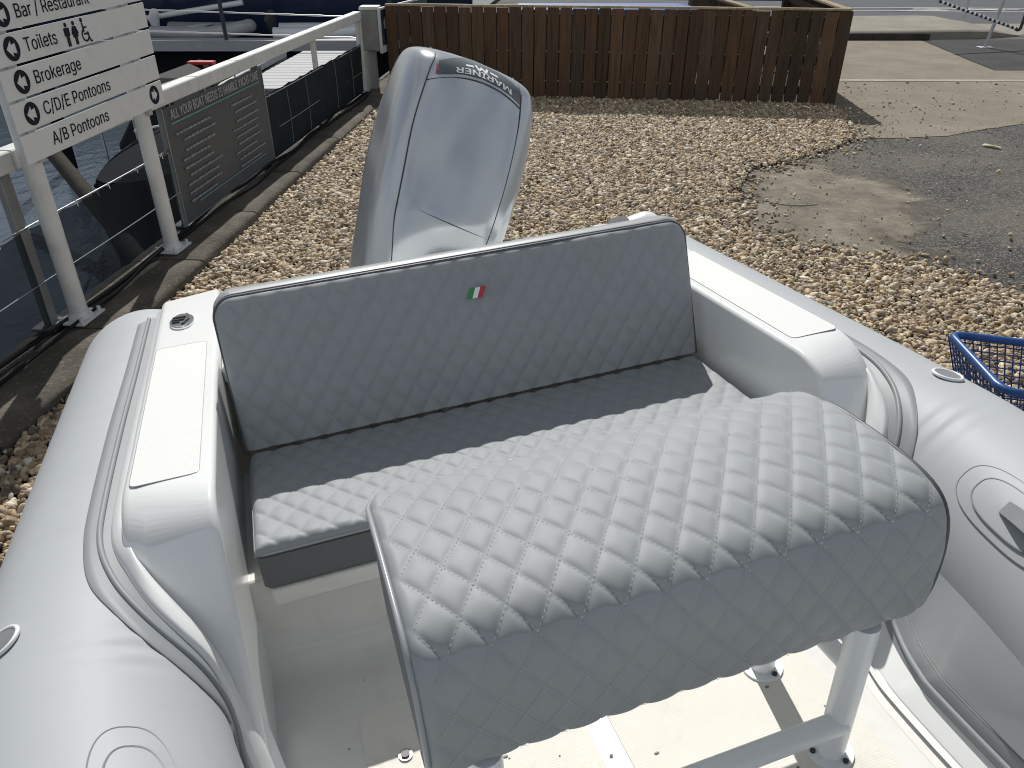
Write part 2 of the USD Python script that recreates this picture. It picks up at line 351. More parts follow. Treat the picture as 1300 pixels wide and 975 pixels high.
slab = rough_poly([(3.62, 8.9), (3.45, 8.0), (3.25, 7.5), (3.63, 7.5), (4.2, 7.62), (5.23, 8.09), (6.9, 8.75), (12, 10.2), (16, 11.29), (7.07, 11.31), (6.65, 11.31), (7.05, 14.4), (5.0, 14.4), (-1.0, 14.4), (-1.3, 9.6)], 0.05, 0.25, 3)
struct("concrete_slab", sheet(slab, 0.005), M["concrete"])
struct("dark_tarmac", sheet(rough_poly([(6.68, 11.33), (7.1, 11.36), (16, 11.36), (30, 13), (30, 14.6), (7.08, 14.5)], 0.02, 0.3, 5), 0.006), M["asphalt_dark"])
patch = Polygon([(1.2, 4.2), (1.2, 6.9), (3.5, 7.2), (3.6, 4.0)]).intersection(land)
M["patch_soft"] = material("concrete_patch_worn", {"g": ("geometry", {}), "sub": ("vector_math", {"math_type": "subtract", "vector2": (2.32, 5.5, 0.0)}),
    "rot": ("vector_rotate", {"rotate_type": "z_axis", "angle": 0.28}), "div": ("vector_math", {"math_type": "multiply", "vector2": (1.45, 0.84, 0.0)}), "len": ("vector_math", {"math_type": "length"}),
    "n2": ("noise_texture", {"scale": 2.6, "detail": 8.0, "roughness": 0.66, "distortion": 0.5}), "ad": ("math", {"math_type": "multiply_add", "value2": 1.5, "value3": -0.75}), "sm": ("math", {"math_type": "add"}),
    "al": ("map_range", {"from_min": 0.82, "from_max": 1.08, "to_min": 1.0, "to_max": 0.0, "clamp": True}),
    "n": ("noise_texture", {"scale": 3.4, "detail": 12.0, "roughness": 0.78}), "r": ("rgb_ramp", {"ramp": [(0.30, (0.10, 0.088, 0.07)), (0.5, (0.215, 0.19, 0.152)), (0.72, (0.36, 0.325, 0.265))]}),
    "bn": ("noise_texture", {"scale": 70.0, "detail": 6.0, "roughness": 0.7}), "bb": ("bump", {"strength": 0.9, "distance": 0.016}), "p": ("principled_bsdf", {"roughness": 0.9, "specular_ior_level": 0.25})},
    [("g.position", "sub.vector1"), ("sub.vector", "rot.vector"), ("rot.vector", "div.vector1"), ("div.vector", "len.vector1"), ("g.position", "n2.vector"), ("n2.fac", "ad.value1"), ("ad.value", "sm.value2"), ("len.value", "sm.value1"), ("sm.value", "al.value"),
     ("al.result", "p.alpha"), ("g.position", "n.vector"), ("n.fac", "r.fac"), ("r.color", "p.base_color"), ("g.position", "bn.vector"), ("bn.fac", "bb.height"), ("bb.normal", "p.normal")])
struct("concrete_patch", sheet(patch, 0.005), M["patch_soft"])
struct("slab_joint", sheet(Polygon([(3.9, 10.50), (7.3, 10.44), (7.3, 10.56), (3.9, 10.64)]), 0.010), M["joint_pale"])

# kerbed pavement strip and the road behind it
kp = [(2.0, 14.48, 0), (2.0, 14.50, 0.12), (2.0, 14.56, 0.145), (2.0, 16.75, 0.15)]
prof = np.array([(14.44, -0.05), (14.44, 0.11), (14.47, 0.135), (14.53, 0.145), (16.7, 0.15), (16.75, 0.14), (16.76, -0.05)])
rings = []
for x, k in ((-2, 1), (0, 1), (2, 1), (4, 1), (6, 1), (8.0, 1), (8.45, 0.85), (8.9, 0.3), (9.2, 0.02)):
    bend = 0.0 if x < 7 else 0.18 * (x - 7) ** 1.4
    rings.append(np.column_stack([np.full(len(prof), x), prof[:, 0] + bend, np.where(prof[:, 1] > 0, prof[:, 1] * k, prof[:, 1])]))
struct("pavement", loft(rings), M["pavement"], smooth=30)
kerb = struct("kerb", cbox((3.0, 14.428, 0.02), (8.4, 0.012, 0.16), 0.003), M["kerb_baked_shade"])  # thin plate added over the pavement front; its dark colour carries the shade
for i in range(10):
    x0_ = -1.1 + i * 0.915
    if x0_ + .9 < 8.0: obj("kerbstone", cbox((x0_ + 0.4525, 14.414, 0.055), (0.905, 0.022, 0.105), 0.006), M["kerb_baked_shade"], kerb)  # shallow blocks with the same shade put into their colour
struct("footway", sheet(Polygon([(8.6, 14.9), (9.2, 15.1), (10.2, 14.75), (30, 14.75), (30, 16.9), (8.9, 16.8)]), 0.012), M["pavement"])
struct("road", sheet(Polygon([(0.2, 16.9), (60, 16.9), (60, 30), (0.2, 30)]), 0.008), M["road"])
for y0, y1 in ((19.42, 19.54), (20.15, 20.27)):
    struct("road_line", sheet(Polygon([(1.0, y0 + 0.28), (1.0, y1 + 0.28), (40, y1 - 2.3), (40, y0 - 2.3)]), 0.014), M["road_white"])
zig = []
for a, b in (((9.0, 19.3), (10.6, 19.75)), ((9.3, 19.75), (11.2, 19.35)), ((8.75, 19.28), (9.9, 19.28)), ((9.9, 19.6), (11.6, 19.5))):
    a, b = np.array(a), np.array(b); d = (b - a) / np.linalg.norm(b - a); n = np.array([-d[1], d[0]]) * 0.07
    zig.append(Polygon([a + n, b + n, b - n, a - n]))
zz = shapely.union_all(zig)
struct("road_marking", cat([sheet(g, 0.018) for g in getattr(zz, "geoms", [zz])]), M["road_white"])
struct("verge", sheet(Polygon([(0.2, 30), (60, 30), (60, 31.5), (0.2, 31.5)]), 0.03), M["pavement"])

# ---------------------------------------------------------------- coping stones along the quay
rnd = random.Random(4)
qe = struct("quay_edge", loft([np.column_stack([QO[1:5, 0] + 0.14, QO[1:5, 1], np.full(4, -0.3)]), np.column_stack([QO[1:5, 0] + 0.14, QO[1:5, 1], np.full(4, 0.02)]),
                               np.column_stack([QI[1:5, 0] - 0.04, QI[1:5, 1], np.full(4, 0.02)]), np.column_stack([QI[1:5, 0] - 0.04, QI[1:5, 1], np.full(4, -0.3)])], closed=False, caps=False), M["quay_wall"])
def qline(Q, y): return np.interp(y, Q[:, 1], Q[:, 0])
y = 0.6; k = 0
while y < 12.2:
    L = rnd.uniform(0.85, 1.15); y1 = y + L; g = 0.008
    for (f0, f1, mat, zt) in ((0.30, 1.0, M["coping"], 0.085), (0.02, 0.285, M["coping_pale"] if k % 3 else M["coping"], 0.07)):
        ring = []
        ny = 9
        for q in range(ny + 1):
            yy = y + g + (L - 2 * g) * q / ny
            xo, xi = qline(QO, yy), qline(QI, yy)
            a, b = xo + (xi - xo) * f0, xo + (xi - xo) * f1
            e = 0.0 if 0 < q < ny else 0.012
            pr = [(a, -0.2), (a, zt - 0.022), (a + 0.02, zt - e)]
            pr += [(a + (b - a) * t, zt - e + 0.004) for t in (0.35, 0.65)] + [(b - 0.03, zt - e), (b, zt - 0.03), (b + 0.005, -0.2)]
            pr = np.array([(p[0], yy, p[1]) for p in pr])
            pr[1:-1] += 0.012 * (meshkit.fbm(pr[1:-1] * 9 + k, 3, 5)[:, None] - 0.5) * np.array([1.3, 0.2, 1.0])
            ring.append(pr)
        obj("coping_stone", loft(ring), mat, qe, smooth=40)
    y = y1; k += 1

# ---------------------------------------------------------------- gravel
GR = Polygon([(-2.13, 0.5), (-1.86, 3.7), (-1.43, 9.3), (-1.40, 9.62), (3.58, 9.02), (3.50, 8.3), (3.36, 7.62), (2.95, 7.05), (2.35, 6.62), (2.0, 6.4), (1.72, 5.7), (1.58, 4.95), (1.85, 4.62), (2.3, 4.42), (2.62, 4.2), (2.82, 3.8), (3.1, 2.9), (3.2, 1.5), (3.2, 0.0), (-2.2, -1.0)])
GRn = rough_poly(list(GR.exterior.coords)[:-1], 0.06, 0.12, 21)
GRn = GRn.intersection(land.buffer(-0.002))
_bed = GRn.buffer(-0.07)
struct("gravel_bed", sheet(_bed if _bed.geom_type == "Polygon" else max(_bed.geoms, key=lambda g: g.area), 0.009), M["gravel_bed"])

def pebble_mat(i, c):
    lo = tuple(x * 0.62 for x in c); hi = tuple(min(1, x * 1.3) for x in c)
    return material(f"pebble_tone_{i:03d}", {"g": ("geometry", {}), "n": ("noise_texture", {"scale": 26.0, "detail": 3.0}), "r": ("rgb_ramp", {"ramp": [(0.3, lo), (0.7, hi)]}),
        "p": ("principled_bsdf", {"roughness": 0.6, "specular_ior_level": 0.35})}, [("g.position", "n.vector"), ("n.fac", "r.fac"), ("r.color", "p.base_color")])
rs = np.random.RandomState(7)
inst = UsdGeom.PointInstancer.Define(stage, "/World/gravel")
tag(inst, "loose tan and grey shingle covering the yard between quay and slab", "gravel", kind="stuff")
tones = [(0.325, 0.255, 0.165), (0.455, 0.375, 0.265), (0.25, 0.185, 0.12), (0.53, 0.46, 0.35), (0.20, 0.155, 0.11), (0.38, 0.28, 0.165), (0.29, 0.255, 0.20), (0.13, 0.10, 0.08), (0.48, 0.39, 0.25), (0.62, 0.57, 0.48)]
weights = np.array([2.2, 2.0, 1.8, 1.1, 1.2, 1.6, 1.0, 0.9, 1.4, 0.5]); weights /= weights.sum()
for i, c in enumerate(tones):
    s = trimesh.creation.icosphere(subdivisions=1 if i % 2 else 2)
    v = s.vertices.copy(); v *= 1 + 0.55 * (meshkit.noise(v * 1.4 + 11 * i, i)[:, None] - 0.5)
    v *= [0.62 + 0.1 * (i % 3), 0.46 + 0.06 * (i % 2), 0.30 + 0.04 * (i % 4)]
    s.vertices = v
    p = usdkit.mesh(stage, f"/World/gravel/pebble_{i:03d}" if i else "/World/gravel/pebble", s, pebble_mat(i, tuple(x * 1.12 for x in c)), smooth=48)
    inst.GetPrototypesRel().AddTarget(p.GetPath())
minx, miny, maxx, maxy = GRn.bounds
N = 190000
P = np.column_stack([rs.uniform(minx, maxx, N * 2), rs.uniform(0.6, maxy, N * 2)])
inside = shapely.contains_xy(GRn, P[:, 0], P[:, 1])
bl = (np.column_stack([P, np.full(len(P), 0.0)]) - O) @ B            # boat coordinates: leave out what lies under the hull
under = (np.abs(bl[:, 0]) < 0.62) & (bl[:, 1] < 0.55)
P = P[inside & ~under][:N]
shapely.prepare(GRn); din = shapely.distance(GRn.exterior, shapely.points(P)); edge_ = (P[:, 0] > 1.0) & (din < 0.16)
P = P[~edge_ | (rs.uniform(size=len(P)) < 0.35 + 0.65 * din / 0.16)]
# strays on the neighbouring slab and tarmac, thinning out with distance
S = np.column_stack([rs.uniform(1.2, 6.8, 34000), rs.uniform(2.4, 10.4, 34000)])
dist = shapely.distance(GRn, shapely.points(S))
keep_ = (dist > 0) & (rs.uniform(size=len(S)) < 0.95 * np.exp(-dist / 0.13) + 0.10 * np.exp(-dist / 0.6) + 0.035) & ~((S[:, 1] > 8.85) & (S[:, 0] < 3.75))
S, dist = S[keep_], dist[keep_]
n1, n2 = len(P), len(S)
size = np.concatenate([np.clip(rs.lognormal(math.log(0.0185), 0.36, n1), 0.011, 0.05), np.clip(rs.lognormal(math.log(0.0105), 0.42, n2) * np.where(dist < 0.2, 1.5, 1.0), 0.004, 0.03)])
z = np.concatenate([0.009 + rs.uniform(0.0, 0.016, n1), np.full(n2, 0.010)])
z += np.r_[0.012 * meshkit.fbm(np.column_stack([P * 1.5, np.zeros(n1)]), 3, 2), np.zeros(n2)] + size * 0.12
XY = np.vstack([P, S])
inst.CreatePositionsAttr(Vt.Vec3fArray.FromNumpy(np.column_stack([XY, z]).astype(np.float32)))
inst.CreateProtoIndicesAttr(Vt.IntArray.FromNumpy(rs.choice(len(tones), n1 + n2, p=weights).astype(np.int32)))
inst.CreateScalesAttr(Vt.Vec3fArray.FromNumpy((size[:, None] * rs.uniform(0.8, 1.2, (n1 + n2, 3))).astype(np.float32)))
ax = rs.normal(size=(n1 + n2, 3)) * [0.45, 0.45, 1.0]; ax /= np.linalg.norm(ax, axis=1, keepdims=True)
an = rs.uniform(0, 2 * PI, n1 + n2) / 2
inst.CreateOrientationsAttr(Vt.QuathArray([Gf.Quath(float(math.cos(a)), float(x[0] * math.sin(a)), float(x[1] * math.sin(a)), float(x[2] * math.sin(a))) for a, x in zip(an, ax)]))

# ================================================================ WOODEN FENCE (bin store)
rnd = random.Random(11)
fence = thing("wooden_fence", "dark brown vertical slat fence around a low yard enclosure beyond the gravel", "fence")
FL, FR = np.array([-1.43, 9.56]), np.array([3.60, 8.97])
RB = np.array([3.85, 11.9])         # rear corner of the right-hand return
def picket_row(a, b, h0, h1, n, mats, parent, out):
    """n upright boards from a to b; out: unit normal towards the boards' outer side"""
    d = (b - a); L = np.linalg.norm(d); e = d / L; pitch = L / n
    for i in range(n):
        c = a + e * pitch * (i + 0.5); w = pitch - 0.011 + rnd.uniform(-0.004, 0.004); h = h0 + (h1 - h0) * i / n + rnd.uniform(-0.006, 0.006)
        R = np.array([[e[0], -e[1], 0], [e[1], e[0], 0], [0, 0, 1.0]])
        t = rnd.uniform(-0.005, 0.005); T = np.array([[math.cos(t), 0, math.sin(t)], [0, 1, 0], [-math.sin(t), 0, math.cos(t)]])
        obj("board", cbox((c[0] + out[0] * 0.011, c[1] + out[1] * 0.011, h / 2 + 0.012), (w, 0.02, h - 0.024), 0.002, R @ T), rnd.choice(mats), parent)
def rail_bar(a, b, z, h, t, mat, parent, off, name="fence_rail"):
    d = b - a; L = np.linalg.norm(d); e = d / L; n = np.array([-e[1], e[0]]); c = (a + b) / 2 + n * off
    obj(name, cbox((c[0], c[1], z), (L - 0.01, t, h), 0.003, np.array([[e[0], -e[1], 0], [e[1], e[0], 0], [0, 0, 1.0]])), mat, parent)
e1 = (FR - FL) / np.linalg.norm(FR - FL); n1_ = np.array([e1[1], -e1[0]])
picket_row(FL, FR, 0.965, 0.955, 36, WOOD, fence, n1_)
for zz_, hh_ in ((0.16, .09), (0.47, .10), (0.83, .15)): rail_bar(FL, FR, zz_, hh_, 0.04, WOOD[2], fence, 0.022)
rail_bar(FL, FR, 0.975, 0.022, 0.05, M["wood_pale"], fence, 0.03, "top_cap")
e2 = (RB - FR) / np.linalg.norm(RB - FR); n2_ = np.array([e2[1], -e2[0]])
picket_row(FR + e2 * 0.04, RB, 0.955, 0.955, 20, WOOD, fence, n2_)
for zz_ in (0.18, 0.50, 0.86): rail_bar(FR + e2 * 0.05, RB, zz_, 0.075, 0.04, WOOD[2], fence, 0.022)
rail_bar(FR + e2 * 0.02, RB, 0.972, 0.025, 0.09, M["wood_pale"], fence, 0.05, "top_cap")
LB = np.array([-1.15, 12.3])
for zz_ in (0.30, 0.88): rail_bar(LB, RB, zz_, 0.12, 0.04, WOOD[2], fence, 0.0)
struct("enclosure_floor", sheet(Polygon([(-1.40, 9.58), (3.58, 9.0), (3.82, 11.9), (-1.13, 12.2)]), 0.011), M["asphalt_dark"])  # dark sheet over the slab: interior shade behind the boards, put into colour
e3 = np.array([0.02, 1.0]); PA, PB = np.array([2.62, 9.12]), np.array([2.45, 11.9])
picket_row(PA + [0, 0.1], PB, 0.95, 0.95, 18, WOOD, fence, np.array([1.0, 0.05]))
rail_bar(PA + [0, 0.08], PB, 0.972, 0.025, 0.08, M["wood_pale"], fence, 0.045, "top_cap")
for q in (FL + [0.05, 0.08], FL + e1 * 1.7 + [0, 0.09], FL + e1 * 3.35 + [0, 0.09], FR + [-0.06, 0.09], RB + [-0.06, -0.06], PA + [0.08, 0.1], (PA + PB) / 2 + [0.09, 0]):
    obj("fence_post", cbox((q[0], q[1], 0.47), (0.085, 0.085, 0.93), 0.004), WOOD[2], fence)
# a blue storage bin stands inside the enclosure
bn = thing("storage_bin", "blue plastic storage bin just showing over the top of the slat fence", "bin", mat4(np.eye(3), (1.15, 10.6, 0.0)))
obj("bin_body", cbox((0, 0, 0.42), (2.1, 0.75, 0.82), 0.03), M["black"], bn)
obj("bin_lid", hull_spheres([(x, y, zz_, 0.03) for x in (-1.06, 1.06) for y in (-0.38, 0.38) for zz_ in (0.84,)] + [(x, 0, 0.87, 0.03) for x in (-0.9, 0.9)]), M["blue_plastic"], bn, smooth=40)

bk2 = thing("storage_bin", "black lidded bin added unseen behind the left end of the slat fence to darken its gaps", "bin", mat4(np.eye(3), (-0.66, 10.7, 0.0)))  # added out of view to stop bright ground showing between the left boards
obj("bin_body", cbox((0, 0, 0.40), (1.30, 0.7, 0.78), 0.03), M["black"], bk2)
obj("bin_lid", hull_spheres([(x, y, 0.80, 0.03) for x in (-0.66, 0.66) for y in (-0.36, 0.36)] + [(x, 0, 0.84, 0.03) for x in (-0.5, 0.5)]), M["rope"], bk2, smooth=40)

# ================================================================ QUAY RAILING
RA, RE = np.array([-2.27, 3.4]), np.array([-1.72, 9.4])
re_ = (RE - RA) / np.linalg.norm(RE - RA); rn = np.array([re_[1], -re_[0]])      # along, and towards the gravel
def rp(s, z, off=0.0):
    q = RA + re_ * s + rn * off
    return np.array([q[0], q[1], z])
R_rail = np.array([[re_[0], rn[0], 0], [re_[1], rn[1], 0], [0, 0, 1.0]])
railing = thing("quay_railing", "pale grey painted handrail on dark posts along the quay edge", "railing")
segs = [(-4.0, 0.05), (0.056, 1.93), (1.936, 2.6), (2.606, 4.4), (4.406, 6.06)]
for a, b in segs:
    q = rp((a + b) / 2, 0.876)
    obj("handrail", cbox(q, (b - a, 0.085, 0.088), 0.006, R_rail), M["rail"], railing)
for s in (-1.9, 0.0, 1.47, 2.97, 4.43, 6.0):
    pale = s > 4
    obj("rail_post", cat(cbox(rp(s, 0.455), (0.07, 0.035, 0.75), 0.004, R_rail), cbox(rp(s, 0.089), (0.16, 0.12, 0.012), 0.003, R_rail)), M["rail"] if pale else M["post_dark"], railing)
for zz_ in (0.577, 0.307):
    obj("rail_wire", tube([rp(s, zz_ - 0.004 * math.sin((s % 1.5) / 1.5 * PI), 0.022) for s in np.linspace(-4, 6.0, 60)], 0.0045 if zz_ > 0.4 else 0.003, 6), M["wire"] if zz_ > 0.4 else M["steel"], railing, smooth=60)
# netting panels behind the wires
def sheet_panel(s0, s1, z0, z1, off, sag=0.012, n=40, m=8, seed=1):
    ring = []
    for j in range(m + 1):
        zz_ = z0 + (z1 - z0) * j / m
        ring.append([rp(s, zz_ - (0.012 * math.sin((s % 0.3) / 0.3 * PI) if j == m else 0), off + sag * (meshkit.fbm(np.array([[s * 1.7, zz_ * 3, seed]]), 3, seed)[0] - 0.5)) for s in np.linspace(s0, s1, n)])
    return loft(ring, closed=False, caps=False)
nt = thing("netting_screen", "near black see-through netting laced to the railing below the first sign post", "netting")
obj("net_panel", sheet_panel(-3.9, -0.03, 0.085, 0.57, 0.02, seed=1), M["net"], nt, smooth=True)
obj("net_panel", sheet_panel(0.03, 1.39, 0.085, 0.57, 0.02, seed=2), M["net"], nt, smooth=True)
obj("lacing", cat([tube([rp(s, 0.565, 0.024), rp(s + 0.01, 0.585, 0.028), rp(s + 0.012, 0.55, 0.03)], 0.0025, 5) for s in np.arange(-3.8, 1.35, 0.3)]), M["white"], nt)
nt2 = thing("netting_screen", "dark netting screen on the far railing bay beyond the printed banner", "netting")
M["net_dark"] = plain("net_dark", (0.020, 0.026, 0.030), 0.85, spec=0.1, var=(4.0, 0.3))
obj("net_panel", sheet_panel(3.0, 5.97, 0.09, 0.60, 0.022, 0.03, seed=5), M["net_dark"], nt2, smooth=True)
for s in (3.5, 4.0, 4.9, 5.5):
    obj("crease", tube([rp(s + 0.02 * math.sin(q * 3), 0.12 + 0.44 * q, 0.034) for q in np.linspace(0, 1, 8)], 0.0025, 5), M["rub"], nt2)
for s in np.arange(3.1, 5.9, 0.35):
    obj("eyelet", cbox(rp(s, 0.583, 0.036), (0.016, 0.004, 0.016), 0.001, R_rail), M["steel"], nt2)

# printed banner between the posts
banner = thing("banner", "grey printed advertising banner tied to the handrail beside the sign", "banner")
obj("banner_sheet", sheet_panel(1.39, 2.99, 0.10, 0.825, 0.045, 0.02, seed=9), M["banner"], banner, smooth=True)
obj("banner_hem", cat(tube([rp(s, 0.105, 0.047) for s in np.linspace(1.39, 2.99, 20)], 0.004, 6), tube([rp(2.99, zz_, 0.047) for zz_ in np.linspace(0.1, 0.825, 8)], 0.004, 6), tube([rp(1.39, zz_, 0.047) for zz_ in np.linspace(0.1, 0.825, 8)], 0.004, 6)), M["banner_dim"], banner, smooth=60)
ex, ez, en = np.array([re_[0], re_[1], 0]), np.array([0, 0, 1.0]), np.array([rn[0], rn[1], 0])
t_ = meshkit.text_mesh("ALL YOUR BOAT NEEDS IS HAMBLE YACHT CARE", 0.056, 0.002); w_ = t_.bounds[1][0]
t_.apply_scale([1.42 / w_, 1, 1])
obj("banner_heading", frame_map(t_, rp(1.46, 0.748, 0.058), ex, ez, en), M["banner_text"], banner)
obj("banner_rule", frame_map(extrude(sbox(0, 0, 1.44, 0.006), 0.002), rp(1.45, 0.722, 0.058), ex, ez, en), M["banner_line"], banner)
rnd = random.Random(3); lines = []
for col, x0 in ((0, 0.05), (1, 0.86)):
    for i in range(9):
        zz_ = 0.65 - i * 0.052 - (0.012 if i > 1 else 0)
        x = x0 + (0.08 if i in (1, 2, 5) else 0.02) + rnd.uniform(0, 0.05); end = x + rnd.uniform(0.34, 0.55)
        while x < end:
            w = rnd.uniform(0.018, 0.06); lines.append(extrude(sbox(x, 0, x + w, 0.010 + rnd.uniform(0, 0.004)), 0.0015).apply_translation((0, zz_, 0))); x += w + 0.009
obj("banner_print", frame_map(cat(lines), rp(1.40, 0.0, 0.058), ex, ez, en), M["banner_dim"], banner, kind="stuff")
obj("banner_rule", frame_map(extrude(sbox(0, 0, 1.2, 0.004), 0.002), rp(1.6, 0.20, 0.058), ex, ez, en), M["banner_line"], banner)
# hoses lying along the foot of the railing
for k, (off, lab) in enumerate(((0.06, "black hose lying along the railing foot, nearest the netting"), (0.115, "thinner black cable beside the hose on the quay coping"))):
    pts = [rp(s, 0.098 + 0.006 * math.sin(s * 7 + k), off + 0.022 * math.sin(s * 2.3 + k * 2) + 0.01 * math.sin(s * 6.1)) for s in np.linspace(-3.5, 5.9, 120)]
    tag(obj("hose", tube(pts, 0.012 - 0.004 * k, 7), M["rope"], smooth=60), lab, "hose")

# gate pillar and the navy sign behind it
gate = thing("gate_pillar", "grey boxed pillar at the far end of the quay railing", "pillar")
obj("pillar_leg", cbox((-1.64, 9.58, 0.30), (0.14, 0.10, 0.45), 0.005), M["post_dark"], gate)
obj("pillar_leg", cbox((-1.71, 9.44, 0.48), (0.05, 0.07, 0.8), 0.004), M["rail"], gate)
obj("pillar_box", cbox((-1.595, 9.56, 0.72), (0.19, 0.2, 0.42), 0.008), M["post_dark"], gate)
obj("pillar_cap", cbox((-1.595, 9.56, 0.945), (0.215, 0.225, 0.035), 0.006), M["rail"], gate)
navy = thing("navy_sign", "dark navy sign with round white emblem behind the slat fence corner", "sign")
sa, sb_ = np.array([-1.495, 9.47, 0.0]), np.array([-1.10, 11.0, 0.0]); sd = (sb_ - sa) / np.linalg.norm(sb_ - sa); sn = np.array([sd[1], -sd[0], 0])
obj("sign_board", frame_map(extrude(sbox(0, 0.50, 1.55, 0.93), 0.02), sa, sd, [0, 0, 1.0], sn), M["navy_sign"], navy)
obj("sign_edge", cat(frame_map(extrude(sbox(-0.02, 0.485, 0, 0.945), 0.03), sa, sd, [0, 0, 1.0], sn), frame_map(extrude(sbox(0, 0.93, 1.55, 0.95), 0.03), sa, sd, [0, 0, 1.0], sn), frame_map(extrude(sbox(0, 0.485, 1.55, 0.56), 0.026), sa, sd, [0, 0, 1.0], sn)), M["rail"], navy)
em = Point(0, 0).buffer(0.115, 24).difference(Polygon([(-0.13, -0.055), (0.13, -0.045), (0.13, -0.065), (-0.13, -0.075)])).difference(Polygon([(-0.02, 0.10), (0.06, -0.03), (-0.03, -0.03)]))
obj("emblem", frame_map(extrude(affinity.scale(em, 1.6, 1.0), 0.003), sa + sd * 0.28 + [0, 0, 0.775] + sn * 0.021, sd, [0, 0, 1.0], sn), M["boat_white"], navy)
t_ = meshkit.text_mesh("22.", 0.11, 0.003); obj("lettering", frame_map(t_, sa + sd * 0.62 + [0, 0, 0.75] + sn * 0.021, sd * 1.5, [0, 0, 1.0], sn), M["boat_white"], navy)

# ================================================================ SIGN POST
sp1, sp2 = np.array([-2.10, 3.41, 0.0]), np.array([-1.99, 4.41, 0.0])
se = (sp2 - sp1) / np.linalg.norm(sp2 - sp1); sn_ = np.array([se[1], -se[0], 0]); zed = np.array([0, 0, 1.0])
sign = thing("direction_sign", "white marina direction sign of stacked boards on two round posts", "sign")
for s, nm in ((0.05, 0), (1.0, 1)):
    c = sp1 + se * s - sn_ * 0.065
    obj("post", tube([c + zed * 0.09, c + zed * 0.5, c + zed * 1.75], 0.043, 20), M["post"], sign, smooth=40)
    fl = [cbox(c + zed * 0.094, (0.19, 0.15, 0.012), 0.003, np.column_stack([se, -sn_, zed])), tube([c + zed * 0.10, c + zed * 0.13], [0.062, 0.045], 16)]
    for a in (-1, 1):
        for b in (-1, 1): fl.append(tube([c + se * 0.075 * a + sn_ * 0.055 * b + zed * 0.1, c + se * 0.075 * a + sn_ * 0.055 * b + zed * 0.122], 0.009, 6))
    obj("base_plate", cat(fl), M["post"], sign, smooth=30)
def sgn(m, u, z, off=0.0): return frame_map(m, sp1 + se * u + zed * z + sn_ * off, se, zed, sn_)
def bold_text(t, h): return meshkit.text_mesh(t, h, 0.0015)
ARROW = Polygon([(-0.030, 0), (0.002, 0.031), (0.002, 0.014), (0.024, 0.019), (0.024, -0.019), (0.002, -0.014), (0.002, -0.031)])
def figure(kind):
    if kind == "man":
        g = [Point(0, 0.036).buffer(0.0085), sbox(-0.012, -0.004, 0.012, 0.025), sbox(-0.018, -0.006, -0.0135, 0.024), sbox(0.0135, -0.006, 0.018, 0.024), sbox(-0.0105, -0.045, -0.0015, 0.0), sbox(0.0015, -0.045, 0.0105, 0.0)]
    elif kind == "woman":
        g = [Point(0, 0.036).buffer(0.0085), Polygon([(-0.009, 0.025), (0.009, 0.025), (0.019, -0.016), (-0.019, -0.016)]), Polygon([(-0.010, 0.025), (-0.013, 0.023), (-0.024, -0.004), (-0.019, -0.006)]), Polygon([(0.010, 0.025), (0.013, 0.023), (0.024, -0.004), (0.019, -0.006)]), sbox(-0.009, -0.045, -0.0015, -0.014), sbox(0.0015, -0.045, 0.009, -0.014)]
    else:
        ring = Point(-0.004, -0.018).buffer(0.026).difference(Point(-0.004, -0.018).buffer(0.019)).difference(sbox(-0.004, -0.006, 0.05, 0.05))
        g = [Point(-0.012, 0.040).buffer(0.0085), ring, Polygon([(-0.016, 0.030), (-0.007, 0.030), (-0.004, -0.006), (-0.012, -0.006)]), sbox(-0.008, 0.008, 0.016, 0.014), Polygon([(-0.012, -0.010), (0.016, -0.010), (0.030, -0.042), (0.022, -0.044), (0.012, -0.017), (-0.012, -0.017)]), sbox(0.022, -0.047, 0.036, -0.040)]
    return shapely.union_all(g)
rows = [("A/B Pontoons", 0), ("C/D/E Pontoons", -1), ("Brokerage", -1), ("Toilets", -1), ("Bar / Restaurant", -1), ("", 0)]
for k, (txt, arrow) in enumerate(rows):
    z0 = 0.880 + 0.1305 * k; H_ = 0.119
    bd = sbox(-0.055 - 0.002 * k, 0, 1.16, H_)
    m = extrude(bd, 0.004)
    v = m.vertices.copy(); v[:, 1] += 0.022 * (v[:, 0] + 0.055); m.vertices = v
    panel = obj("sign_board", sgn(m, 0, z0), M["sign_white"], sign)
    slope = lambda u: 0.022 * (u + 0.055)
    if txt:
        t = bold_text(txt, 0.054); t.apply_scale([0.97, 1, 1]); v = t.vertices.copy(); v[:, 1] += 0.022 * v[:, 0]; t.vertices = v
        obj("lettering", sgn(t, 0.142, z0 + 0.036 + slope(0.142), 0.0045), M["sign_black"], panel)
    if arrow or k == 0:
        u = 0.062 if arrow else 1.065
        disc = Point(0, 0).buffer(0.048, 24)
        ar = ARROW if arrow else affinity.scale(ARROW, -1, 1, origin=(0, 0))
        ar = affinity.scale(ar, 1.12, 1.12, origin=(0, 0))
        obj("arrow_disc", sgn(extrude(disc.difference(ar), 0.0015), u, z0 + 0.060 + slope(u), 0.0045), M["sign_black"], panel)
    if txt == "Toilets":
        for q, (kd, u) in enumerate((("man", 0.452), ("woman", 0.512), ("chair", 0.592))):
            obj("pictogram", sgn(extrude(affinity.scale(figure(kd), 1.12, 1.12, origin=(0, 0)), 0.0015), u, z0 + 0.060 + slope(u), 0.0045), M["sign_black"], panel)
for s in (0.05, 1.0): obj("clamp_rail", frame_map(extrude(sbox(s - 0.02, 0.87, s + 0.02, 1.68), 0.016), sp1 - sn_ * 0.019, se, zed, sn_), M["steel"], sign)

